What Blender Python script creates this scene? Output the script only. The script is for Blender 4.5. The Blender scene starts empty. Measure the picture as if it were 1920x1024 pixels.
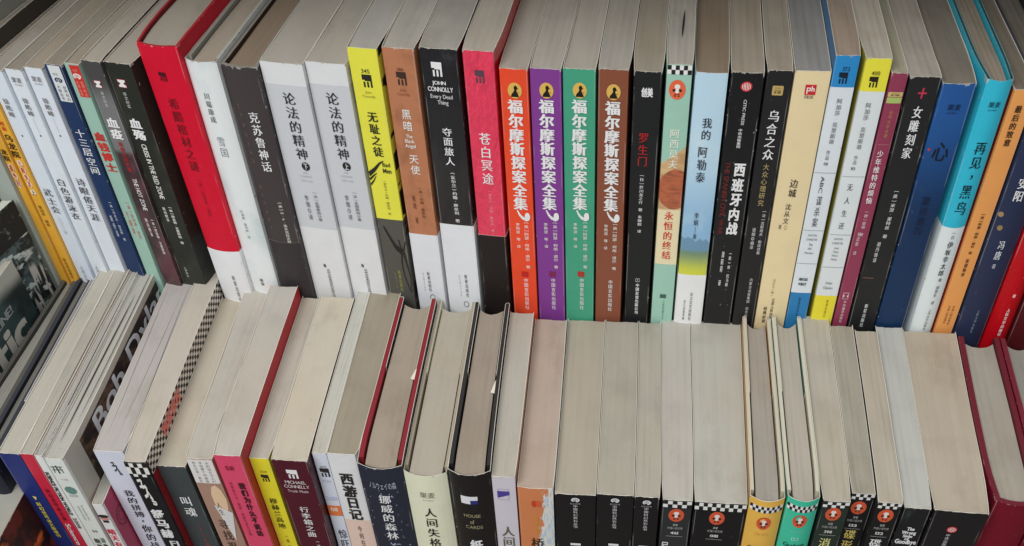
import bpy, math, random
import numpy as np
from mathutils import Matrix, Vector

random.seed(7)
SC = bpy.context.scene
COL = SC.collection

# ------------------------------------------------------------------ camera
F_PX = 2050.0
HC = 0.8009                       # eye height above the lower shelf
_V = np.array([132., 2078., F_PX]); _V /= np.linalg.norm(_V)
_D = np.array([300., -(F_PX * F_PX + 132. * 300.) / 2078., F_PX]); _D /= np.linalg.norm(_D)
_X = np.cross(_V, _D); _X = _X if _X[0] > 0 else -_X
RM = np.array([_X, _D, -_V])      # camera axes (right, down, forward) -> world
cam_d = bpy.data.cameras.new('camera'); cam = bpy.data.objects.new('camera', cam_d); COL.objects.link(cam)
cam_d.sensor_width = 36; cam_d.lens = F_PX / 1920 * 36
cam_d.clip_start = 0.01; cam_d.clip_end = 100
M = Matrix(((RM[0][0], -RM[0][1], -RM[0][2], 0), (RM[1][0], -RM[1][1], -RM[1][2], 0),
            (RM[2][0], -RM[2][1], -RM[2][2], HC), (0, 0, 0, 1)))
cam.matrix_world = M
SC.camera = cam

# ------------------------------------------------------------------ light
w = bpy.data.worlds.new("World"); SC.world = w; w.use_nodes = True
w.node_tree.nodes['Background'].inputs[0].default_value = (0.92, 0.965, 1.0, 1)
w.node_tree.nodes['Background'].inputs[1].default_value = 0.40

def area(name, loc, target, size, size_y, power, color):
    l = bpy.data.lights.new(name, 'AREA'); l.shape = 'RECTANGLE'; l.size = size; l.size_y = size_y
    l.energy = power; l.color = color
    o = bpy.data.objects.new(name, l); COL.objects.link(o); o.location = loc
    o.rotation_euler = (Vector(target) - Vector(loc)).to_track_quat('-Z', 'Y').to_euler()
area('window_light', (-0.6, -0.75, 2.1), (0, 0.45, 0.25), 1.5, 1.1, 46, (1.0, 0.995, 0.985))
area('ceiling_light', (0.5, 0.15, 2.6), (0.1, 0.4, 0.2), 1.2, 0.6, 11, (1.0, 0.98, 0.95))
SC.view_settings.view_transform = 'Standard'; SC.view_settings.look = 'None'
SC.view_settings.exposure = 0.0; SC.view_settings.gamma = 1.0
SC.cycles.use_denoising = True

# ------------------------------------------------------------------ geometry helpers
def ray(px, py):
    return RM @ np.array([px - 960., py - 512., F_PX])
def on_y(px, py, Y):
    r = ray(px, py); s = Y / r[1]; return np.array([r[0] * s, Y, r[2] * s + HC])
def on_z(px, py, Z):
    r = ray(px, py); s = (Z - HC) / r[2]; return np.array([r[0] * s, r[1] * s, Z])
def on_x(px, py, X):
    r = ray(px, py); s = X / r[0]; return np.array([X, r[1] * s, r[2] * s + HC])
def z_at(py, X, Y):
    p = py - 512.; a = RM[0][2] * X + RM[1][2] * Y; b = RM[0][1] * X + RM[1][1] * Y
    q = (F_PX * b - p * a) / (p * RM[2][2] - F_PX * RM[2][1]); return q + HC

def lin(c, k=1.0):
    o = []
    for v in c[:3]:
        v = v / 255.; v = v / 12.92 if v <= .04045 else ((v + .055) / 1.055) ** 2.4
        o.append(min(.86, v * k))
    return (*o, 1.0)
KS = 1.22        # seen colour -> surface colour for spines
KP = 1.0

def link(name, me, mats, parent=None):
    for m in (mats if isinstance(mats, (list, tuple)) else [mats]):
        me.materials.append(m)
    o = bpy.data.objects.new(name, me); COL.objects.link(o)
    if parent: o.parent = parent
    return o
def mesh(name, v, f, mi=None, smooth=False):
    me = bpy.data.meshes.new(name); me.from_pydata([tuple(map(float, p)) for p in v], [], f)
    if mi: me.polygons.foreach_set('material_index', mi)
    if smooth: me.polygons.foreach_set('use_smooth', [True] * len(me.polygons))
    me.update(); return me

# ------------------------------------------------------------------ materials
class NT:
    def __init__(s, name):
        s.m = bpy.data.materials.new(name); s.m.use_nodes = True; s.t = s.m.node_tree; s.n = s.t.nodes
        s.b = s.n['Principled BSDF']; s.tc = None
    def node(s, t, **k):
        x = s.n.new(t)
        for a, v in k.items(): setattr(x, a, v)
        return x
    def set(s, sock, v):
        if isinstance(v, bpy.types.NodeSocket): s.t.links.new(v, sock)
        else: sock.default_value = v
    def math(s, op, a, b=0., c=None):
        x = s.node('ShaderNodeMath', operation=op); s.set(x.inputs[0], a); s.set(x.inputs[1], b)
        if c is not None: s.set(x.inputs[2], c)
        return x.outputs[0]
    def mix(s, f, a, b, bt='MIX'):
        x = s.node('ShaderNodeMix', data_type='RGBA', blend_type=bt); s.set(x.inputs[0], f)
        s.set(x.inputs[6], a); s.set(x.inputs[7], b); return x.outputs[2]
    def xyz(s):
        if not s.tc:
            s.tc = s.node('ShaderNodeTexCoord').outputs['Object']
            q = s.node('ShaderNodeSeparateXYZ'); s.t.links.new(s.tc, q.inputs[0]); s._x = q.outputs
        return s._x
    def noise(s, scale, detail=3., sv=(1, 1, 1), rough=.5, off=(0, 0, 0)):
        s.xyz(); mp = s.node('ShaderNodeMapping'); s.t.links.new(s.tc, mp.inputs[0])
        mp.inputs['Scale'].default_value = sv; mp.inputs['Location'].default_value = off
        x = s.node('ShaderNodeTexNoise'); s.t.links.new(mp.outputs[0], x.inputs['Vector'])
        x.inputs['Scale'].default_value = scale; x.inputs['Detail'].default_value = detail
        x.inputs['Roughness'].default_value = rough; return x.outputs['Fac']
    def ramp(s, v, lo, hi):
        x = s.node('ShaderNodeMapRange', interpolation_type='SMOOTHSTEP'); s.set(x.inputs[0], v)
        x.inputs[1].default_value = lo; x.inputs[2].default_value = hi; return x.outputs[0]
    def bump(s, h, strength=.3, dist=.0005):
        x = s.node('ShaderNodeBump'); x.inputs['Strength'].default_value = strength
        x.inputs['Distance'].default_value = dist; s.set(x.inputs['Height'], h)
        s.t.links.new(x.outputs[0], s.b.inputs['Normal'])

_flat = {}
def flat(c, rough=.5, k=KS):
    key = (tuple(c), rough, k)
    if key not in _flat:
        n = NT('print'); n.b.inputs['Roughness'].default_value = rough
        base = lin(c, k); no = n.noise(700, 2)
        n.set(n.b.inputs['Base Color'], n.mix(n.math('MULTIPLY', n.ramp(no, .5, .8), .25), base, tuple(v * .8 for v in base[:3]) + (1,)))
        _flat[key] = n.m
    return _flat[key]

_pm = {}
def page_mat(c, stripe=.5, seed=0):
    key = (tuple(c), stripe, seed)
    if key in _pm: return _pm[key]
    rj = random.Random(seed * 7 + 1); jv = rj.uniform(.86, 1.0); jw = rj.uniform(-.03, .03)
    n = NT('paper_edges'); b = lin(c, KP); g_ = sum(b[:3]) / 3; b = tuple((v * .72 + g_ * .28) * jv * (1 + w_) for v, w_ in zip(b[:3], (jw - .01, .005, -jw))) + (1,)
    off = (seed * 1.3, seed * 2.1, seed * .7)
    fine = n.noise(1.0, 2., (2600, 14, 14), .6, off)
    mid = n.noise(1.0, 2., (420, 7, 5), .5, off)
    blot = n.noise(26, 4., (1, 1, 1), .55, off)
    sta = n.noise(14, 5., (1.6, .8, 1), .62, (off[1], off[0], 3))
    dots = n.noise(520, 1., (1, 1, 1), .4, off)
    yel = n.noise(9, 2., (1, 1, 1), .5, off)
    dk = tuple(v * .80 for v in b[:3]) + (1,)
    lt = tuple(min(.86, v * 1.10) for v in b[:3]) + (1,)
    warm = (b[0] * .93, b[1] * .86, b[2] * .74, 1)
    c1 = n.mix(n.math('MULTIPLY', n.ramp(fine, .35, .75), .30 * stripe), b, dk)
    c1 = n.mix(n.math('MULTIPLY', n.ramp(mid, .48, .68), .20 * stripe), c1, lt)
    c1 = n.mix(n.math('MULTIPLY', n.ramp(blot, .46, .74), .6), c1, dk)
    c1 = n.mix(n.math('MULTIPLY', n.ramp(sta, .56, .68), .45), c1, (b[0] * .72, b[1] * .68, b[2] * .60, 1))
    c1 = n.mix(n.math('MULTIPLY', n.ramp(yel, .45, .7), .35), c1, warm)
    c1 = n.mix(n.math('MULTIPLY', n.ramp(dots, .80, .84), .6), c1, (.12, .09, .06, 1))
    n.set(n.b.inputs['Base Color'], c1); n.b.inputs['Roughness'].default_value = .85
    n.b.inputs['Specular IOR Level'].default_value = .2
    n.bump(n.math('ADD', n.math('MULTIPLY', fine, .8), mid), .35, .0006)
    _pm[key] = n.m; return n.m

def cover_mat(c, h, hw, zones=(), side=None, gloss=.4, wear=1., pic=None, soft=None, seed=0, cloth=False, crinkle=0):
    """zones: (z0, z1, colour, soft) in the book's own height; side: colour of the boards"""
    n = NT('cover_print'); x, y, z = n.xyz()
    base = lin(c, KS); col = base
    no = n.noise(60, 3, off=(seed, 0, 0)); col = n.mix(n.math('MULTIPLY', n.ramp(no, .4, .75), .22), col, tuple(v * .82 for v in base[:3]) + (1,))
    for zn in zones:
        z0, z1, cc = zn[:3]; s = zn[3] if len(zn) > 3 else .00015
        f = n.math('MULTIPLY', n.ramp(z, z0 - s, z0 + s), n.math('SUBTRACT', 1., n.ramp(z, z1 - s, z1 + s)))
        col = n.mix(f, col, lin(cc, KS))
    if side is not None:
        col = n.mix(n.math('GREATER_THAN', y, .0022), col, lin(side, KS))
    if pic: col = pic(n, col, x, y, z, h, hw)
    ax = n.math('ABSOLUTE', n.math('SUBTRACT', n.math('ABSOLUTE', x), hw * .93)); cr = n.noise(1, 2, (60, 60, 25), .5, (seed, 0, 0))
    col = n.mix(n.math('MULTIPLY', n.math('MULTIPLY', n.ramp(ax, .0003, .0001), n.math('LESS_THAN', y, .003)), n.math('MULTIPLY', n.ramp(cr, .48, .6), .35)), col, (.5, .49, .46, 1))
    lum = sum(base[:3]) / 3
    wn = n.noise(330, 4, (1, 1, .6), .65, (seed * .37, 0, 0)); wn2 = n.noise(90, 3, (1, 1, 1), .5, (0, seed * .3, 0))
    top = n.ramp(z, h - .0032, h + .0004)
    edge = n.math('MULTIPLY', n.ramp(n.math('ABSOLUTE', x), hw - .0014, hw - .0002), n.math('LESS_THAN', y, .003))
    m = n.math('ADD', n.math('ADD', n.math('MULTIPLY', top, .28), n.math('MULTIPLY', edge, .17)), wn)
    wc = (.52, .50, .46, 1) if lum < .5 else (.42, .40, .36, 1)
    if wear > 0:
        col = n.mix(n.math('MULTIPLY', n.ramp(m, .83 - .03 * wear, .88 - .03 * wear), .75), col, wc)
        col = n.mix(n.math('MULTIPLY', n.ramp(n.math('ADD', wn, n.math('MULTIPLY', wn2, .5)), .92, 1.1), .10), col, (.6, .6, .58, 1))
    n.set(n.b.inputs['Base Color'], col)
    n.set(n.b.inputs['Roughness'], n.math('ADD', gloss, n.math('MULTIPLY', wn, .16)))
    n.b.inputs['Specular IOR Level'].default_value = .3
    if cloth:
        n.bump(n.noise(1500, 2), .5, .0004); pass
    elif crinkle:
        wv = n.noise(120, 4, (1.6, 1, .45), .6); n.bump(wv, .9, .0035 * crinkle)
        n.b.inputs['Coat Weight'].default_value = .6; n.b.inputs['Coat Roughness'].default_value = .12
    else:
        n.bump(n.math('ADD', no, n.math('MULTIPLY', wn, .25)), .15, .0008)
    return n.m

# ------------------------------------------------------------------ lettering
STY = {'sans': .004, 'bold': .006, 'black': .008, 'song': -.004, 'thin': -.006, 'serif': .0, 'fat': .004}
REPS = {'fat': ((-.05, 0), (-.018, .008), (.018, -.008), (.05, 0)), 'song': ((-.022, 0), (.022, 0)), 'bold': ((-.02, 0), (.02, 0), (0, .015)), 'black': ((-.034, -.022), (.034, -.022), (-.034, .022), (.034, .022)), 'serif': ((-.012, 0), (.012, 0))}
GL = {}
def want(specs):
    return sorted({(ch, m['st']) for m in specs if m['k'] in 'THR' for ch in m['t'] if ch != ' '})
def make_glyphs(keys):
    obs = []
    for ch, st in keys:
        cu = bpy.data.curves.new('g', 'FONT'); cu.body = ch; cu.size = 1; cu.resolution_u = 3; cu.offset = STY[st]
        o = bpy.data.objects.new('g', cu); COL.objects.link(o); obs.append(o)
    bpy.context.view_layer.update(); dg = bpy.context.evaluated_depsgraph_get()
    for (ch, st), o in zip(keys, obs):
        me = o.evaluated_get(dg).to_mesh(); v = np.array([p.co[:2] for p in me.vertices]); f = [tuple(p.vertices) for p in me.polygons]
        GL[(ch, st)] = (v, f) if len(v) else None
    for o in obs:
        cu = o.data; bpy.data.objects.remove(o); bpy.data.curves.remove(cu)
def cjk(ch): return ord(ch) > 0x2e80
def box(ch, st):
    v, f = GL[(ch, st)]
    return v[:, 0].min(), v[:, 0].max(), v[:, 1].min(), v[:, 1].max()
def glyph_at(V, Fc, ch, st, mapf):
    g = GL.get((ch, st))
    if not g: return
    v, f = g
    reps = REPS.get(st, ((0, 0),)) if (cjk(ch) or st != 'song') else ((0, 0),)
    for i, (dx, dy) in enumerate(reps):
        b = len(V)
        for p in v: V.append(mapf(p[0] + dx, p[1] + dy, i * .00003))
        Fc.extend(tuple(b + k for k in q) for q in f)

def T(t, y0, y1, c, st='sans', fx=.5, w=None, fill=.92, nm='title'): return dict(k='T', t=t, y0=y0, y1=y1, c=c, st=st, fx=fx, w=w, fill=fill, nm=nm)
def H(t, y0, y1, w, c, st='sans', fx=.5, nm='lettering'): return dict(k='H', t=t, y0=y0, y1=y1, w=w, c=c, st=st, fx=fx, nm=nm)
def R(t, y0, y1, w, c, st='sans', fx=.5, nm='lettering'): return dict(k='R', t=t, y0=y0, y1=y1, w=w, c=c, st=st, fx=fx, nm=nm)
def S(s, y0, y1, w, c, fx=.5, lay=1, nm='emblem', c2=None): return dict(k='S', s=s, y0=y0, y1=y1, w=w, c=c, fx=fx, lay=lay, nm=nm, c2=c2)

def ngon(cx, cy, rx, ry, n=28, a0=0., a1=2 * math.pi):
    return [(cx + rx * math.cos(a0 + (a1 - a0) * i / n), cy + ry * math.sin(a0 + (a1 - a0) * i / n)) for i in range(n)]
def ring(cx, cy, rx, ry, t, n=28, a0=0., a1=2 * math.pi):
    out = []
    for i in range(n):
        a, b = a0 + (a1 - a0) * i / n, a0 + (a1 - a0) * (i + 1) / n
        out.append([(cx + rx * math.cos(a), cy + ry * math.sin(a)), (cx + rx * math.cos(b), cy + ry * math.sin(b)),
                    (cx + rx * t * math.cos(b), cy + ry * t * math.sin(b)), (cx + rx * t * math.cos(a), cy + ry * t * math.sin(a))])
    return out
def rc(x0, y0, x1, y1): return [(x0, y0), (x1, y0), (x1, y1), (x0, y1)]
def stroke(pts, w0, w1=None):
    out = []; n = len(pts) - 1; w1 = w0 if w1 is None else w1
    for i in range(n):
        (ax, ay), (bx, by) = pts[i], pts[i + 1]; L = math.hypot(bx - ax, by - ay) or 1
        nx, ny = -(by - ay) / L, (bx - ax) / L; wa = w0 + (w1 - w0) * i / n; wb = w0 + (w1 - w0) * (i + 1) / n
        out.append([(ax + nx * wa, ay + ny * wa), (ax - nx * wa, ay - ny * wa), (bx - nx * wb, by - ny * wb), (bx + nx * wb, by + ny * wb)])
    return out
# shapes in a unit square: u right, v down; list of (polygons, colour index)
def shape(s):
    if s == 'disc': return [([ngon(.5, .5, .5, .5)], 0)]
    if s == 'rect': return [([rc(0, 0, 1, 1)], 0)]
    if s == 'ring': return [(ring(.5, .5, .5, .5, .82), 0)]
    if s == 'mlogo':   # square flag with three hanging legs
        body = [rc(0, 0, 1, .42), rc(.82, .42, 1, 1), rc(.1, .56, .28, 1), rc(.46, .56, .64, 1)]
        return [(body + [rc(.28, .42, .82, .50)], 0)]
    if s == 'bust':    # gold glow disc with a generic dark head and shoulders
        head = [[(.56 + .13 * math.cos(a), .33 + .15 * math.sin(a)) for a in np.linspace(0, 6.1, 16)],
                [(.20, .90), (.26, .72), (.40, .58), (.48, .44), (.62, .46), (.66, .60), (.74, .74), (.80, .90)],
                rc(.66, .34, .74, .40)]
        return [([ngon(.5, .5, .5, .5)], 0), (head, 1), ([rc(.70, .60, .82, .63)], 1)]
    if s == 'swirl':
        return [(ring(.5, .5, .46, .46, .60, 26, 2.2, 7.6) + ring(.50, .52, .22, .22, .45, 14) + stroke([(.62, .80), (.85, .70), (1.0, .35)], .07, .02), 0)]
    if s == 'badge':   # orange badge, plain pale roundel and dark bar
        return [([ngon(.5, .5, .5, .5)], 0), ([ngon(.5, .34, .17, .12, 16), ngon(.5, .56, .13, .12, 14)], 1),
                ([ngon(.31, .53, .10, .07, 12), ngon(.69, .53, .10, .07, 12), rc(.34, .70, .66, .735), rc(.33, .78, .45, .84), rc(.55, .78, .67, .84)], 2)]
    if s == 'xlogo':
        return [([rc(0, 0, 1, 1)], 0), ([rc(.07, .07, .93, .93)], 1), ([[(.07, .28), (.34, .5), (.07, .72)], [(.93, .28), (.66, .5), (.93, .72)]], 2)]
    if s == 'citic':
        return [([ngon(.5, .5, .5, .5)], 0), ([rc(.14, .3, .2, .7), rc(.27, .18, .33, .82), rc(.40, .12, .46, .88), rc(.54, .12, .60, .88), rc(.67, .18, .73, .82), rc(.80, .3, .86, .7), rc(.27, .47, .46, .53)], 1)]
    if s == 'phlogo':
        return [([rc(0, 0, 1, 1)], 0), ([rc(.16, .28, .26, .9), rc(.26, .28, .46, .37), rc(.26, .55, .46, .64), rc(.42, .30, .52, .62), rc(.58, .14, .68, .66), rc(.68, .34, .84, .43), rc(.78, .38, .88, .66)], 1)]
    if s == 'cross': return [(stroke([(0, .5), (1, .5)], .07) + stroke([(.52, 0), (.48, 1)], .09), 0)]
    if s == 'pipe':
        return [(stroke([(0, .05), (.12, .35), (.28, .62), (.55, .86), (.8, .9)], .05, .16) + [ngon(.80, .62, .22, .38, 18)], 0)]
    if s == 'flag':
        return [([rc(0, 0, 1, .52), rc(0, .52, .55, 1)], 0), ([rc(.55, .52, 1, 1)], 1)]
    if s == 'plate': return [(ring(.5, .5, .5, .5, .86, 4, math.pi / 4, math.pi / 4 + 2 * math.pi), 0), ([[(.12, .30), (.88, .30), (.88, .52), (.12, .72)]], 1)]
    if s == 'plaque': return [([rc(.04, 0, .96, 1), rc(0, .08, .04, .92), rc(.96, .08, 1, .92)], 0), ([rc(.2, .2, .8, .26), rc(.2, .42, .8, .48), rc(.2, .55, .4, .8), rc(.5, .55, .8, .8)], 1)]
    if s == 'line': return [([rc(0, 0, 1, 1)], 0)]
    if s == 'wings':   # sweeping ink strokes
        P = stroke([(0, 0), (.2, .14), (.45, .3), (.7, .36)], .02, .05)
        P += stroke([(.62, .18), (.72, .34), (.8, .33), (.95, .2)], .02, .012)
        P += stroke([(.7, .36), (.62, .55), (.66, .75), (.85, 1.0)], .03, .008) + stroke([(.78, .36), (.86, .55), (.95, .75), (.88, 1.0)], .034, .008)
        return [(P, 0)]
    if s == 'claws':
        return [(stroke([(0, .55), (.4, .35), (.75, .1), (1, 0)], .10, .01) + stroke([(0, .75), (.3, .58), (.5, .48)], .05, .01) + stroke([(0, .95), (.22, .8), (.42, .6)], .05, .01), 0)]
    if s == 'eye': return [([ngon(.5, .42, .5, .14, 16), rc(.25, .75, .8, .95)], 0), ([ngon(.55, .62, .45, .10, 14)], 1)]
    if s == 'goat':
        return [(stroke([(0, .25), (1, .15)], .05) + stroke([(.05, .6), (.95, .5)], .05) + stroke([(.5, 0), (.55, 1)], .06) + stroke([(.25, .1), (.15, .95)], .03) + stroke([(.75, .1), (.9, .9)], .03), 0)]
    if s == 'scrawl':
        return [(stroke([(.1, .05), (.5, .0), (.35, .25), (.1, .3)], .05) + stroke([(.3, .3), (.7, .25), (.5, .6), (.15, .7)], .06) + stroke([(.6, .4), (.8, .8), (.6, .7)], .05) + stroke([(.6, .85), (.95, .9), (.9, 1), (.6, .97)], .04), 0)]
    if s == 'feather':
        P = []
        rr = random.Random(3)
        for i in range(46):
            t = i / 45; x0 = 1 - .15 * t; y0 = t; L = .55 * (1 - .3 * t) * rr.uniform(.5, 1.1)
            P += stroke([(x0, y0), (x0 - L * .5, y0 + .05), (x0 - L, y0 + rr.uniform(.05, .13))], .02, .004)
        return [(P, 0)]
    if s == 'tri': return [([[(0, 0), (1, .2), (.4, 1)]], 0)]
    if s == 'blob': return [([ngon(.5, .5, .5, .5, 9)], 0)]
    if s.startswith('check'):
        n = int(s[5:]); P = []
        for j in range(2):
            for i in range(n):
                if (i + j) % 2 == 0: P.append(rc(i / n, j / 2, (i + 1) / n, (j + 1) / 2))
        return [([rc(0, 0, 1, 1)], 0), (P, 1)]
    raise KeyError(s)

class Frame:
    """the spine surface of one book: maps photo rows to heights, widths to metres"""
    def __init__(s, Xc, Y, zb, hw, k, surf):
        s.Xc, s.Y, s.zb, s.hw, s.k, s.surf = Xc, Y, zb, hw, k, surf
    def z(s, py): return z_at(py, s.Xc, s.Y) - s.zb

def add_mark(fr, m, parent, ex=0.0002):
    c = m['c']; x0 = (m['fx'] - .5) * 2 * fr.hw; za, zb = fr.z(m['y0']), fr.z(m['y1'])
    V, Fc = [], []
    def put(x, z, lay):
        x = max(-fr.hw * .985, min(fr.hw * .985, x)); return (x, fr.surf(x) - ex - lay, z)
    if m['k'] == 'S':
        pal = [m['c']] + list(m['c2'] or [])
        W = m['w'] * fr.k; off = 0; mats = []; mi = []
        for li, (polys, ci) in enumerate(shape(m['s'])):
            for P in polys:
                # split wide polygons in strips so that they follow a curved spine
                xs = [p[0] for p in P]
                b = len(V)
                if len(P) == 4 and (max(xs) - min(xs)) > .3 and abs(P[0][1] - P[1][1]) < 1e-6 and abs(P[2][1] - P[3][1]) < 1e-6:
                    n = 8
                    for i in range(n + 1):
                        t = i / n
                        for (A, B) in ((P[0], P[1]), (P[3], P[2])):
                            u = A[0] + (B[0] - A[0]) * t; v = A[1] + (B[1] - A[1]) * t
                            V.append(put(x0 + (u - .5) * W, za + (zb - za) * v, .00006 * (li + m['lay'])))
                    for i in range(n): Fc.append((b + 2 * i, b + 2 * i + 1, b + 2 * i + 3, b + 2 * i + 2)); mi.append(ci)
                else:
                    for (u, v) in P: V.append(put(x0 + (u - .5) * W, za + (zb - za) * v, .00006 * (li + m['lay'])))
                    Fc.append(tuple(range(b, b + len(P)))); mi.append(ci)
        me = mesh(m['nm'], V, Fc, mi); return link(m['nm'], me, [flat(p) for p in pal], parent)
    lay = .00018
    if m['k'] == 'T':
        n = len(m['t']); pitch = (za - zb) / n; sz = pitch * m['fill']; sx = m['w'] * fr.k if m['w'] else min(sz * 1.02, 2 * fr.hw * .9)
        for i, ch in enumerate(m['t']):
            if ch == ' ' or not GL.get((ch, m['st'])): continue
            zc = za - pitch * (i + .5); a, b, lo, hi = box(ch, m['st'])
            if cjk(ch) and ch not in '，、。·一': gx, gy, s1, s2 = (a + b) / 2, (lo + hi) / 2, sx / 1.0, sz / 1.0
            else: gx, gy, s1, s2 = (a + b) / 2, (lo + hi) / 2, sx, sz
            if ch in '[]()（）': # brackets turn with the column
                glyph_at(V, Fc, ch, m['st'], lambda u, v, o: put(x0 + (v - gy) * s1, zc - (u - gx) * s2, lay + o)); continue
            glyph_at(V, Fc, ch, m['st'], lambda u, v, o: put(x0 + (u - gx) * s1, zc + (v - gy) * s2, lay + o))
    else:
        pen = 0.; pos = []
        for ch in m['t']:
            g = GL.get((ch, m['st']))
            if ch == ' ' or not g: pen += .3; continue
            a, b, _, _ = box(ch, m['st']); adv = 1.0 if cjk(ch) else (b - a) + .07
            pos.append((ch, pen - (a if not cjk(ch) else 0))); pen += adv
        if m['k'] == 'H':
            s1 = m['w'] * fr.k / pen; s2 = (za - zb) / .74
            for ch, px in pos: glyph_at(V, Fc, ch, m['st'], lambda u, v, o: put(x0 + (u + px - pen / 2) * s1, zb + (v + (.1 if cjk(ch) else 0)) * s2 * (.85 if cjk(ch) else 1), lay + o))
        else:
            s1 = (za - zb) / pen; s2 = m['w'] * fr.k / .74
            for ch, px in pos: glyph_at(V, Fc, ch, m['st'], lambda u, v, o: put(x0 + (v - .36) * s2, za - (u + px) * s1, lay + o))
    if not V: return None
    return link(m['nm'], mesh(m['nm'], V, Fc), flat(c), parent)

# ------------------------------------------------------------------ the book
def ribbon(name, outer, t, z0, z1, seed=0, ragged=0.0, flip=False, nz=1):
    """strip of thickness t following the polyline `outer` (its inner side lies to the right of the way it runs)"""
    n = len(outer); inn = []
    for i, p in enumerate(outer):
        a = outer[max(0, i - 1)]; b = outer[min(n - 1, i + 1)]
        dx, dy = b[0] - a[0], b[1] - a[1]; L = math.hypot(dx, dy) or 1
        nx, ny = dy / L, -dx / L
        if flip: nx, ny = -nx, -ny
        inn.append((p[0] - nx * t, p[1] - ny * t))
    rr = random.Random(seed); V = []
    for i in range(n):
        j = rr.uniform(-ragged, ragged)
        for (q, zz) in ((outer[i], z0), (outer[i], z1 + j), (inn[i], z1 + j * .6), (inn[i], z0)): V.append((q[0], q[1], zz))
    F, mi = [], []
    for i in range(n - 1):
        a, b = 4 * i, 4 * (i + 1)
        for k in range(4):
            F.append((a + k, a + (k + 1) % 4, b + (k + 1) % 4, b + k)); mi.append(1 if k == 1 else (2 if k == 2 else 0))
    F.append((0, 3, 2, 1)); mi.append(1); F.append(tuple(4 * (n - 1) + k for k in range(4))); mi.append(1)
    return mesh(name, V, F, mi)

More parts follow.
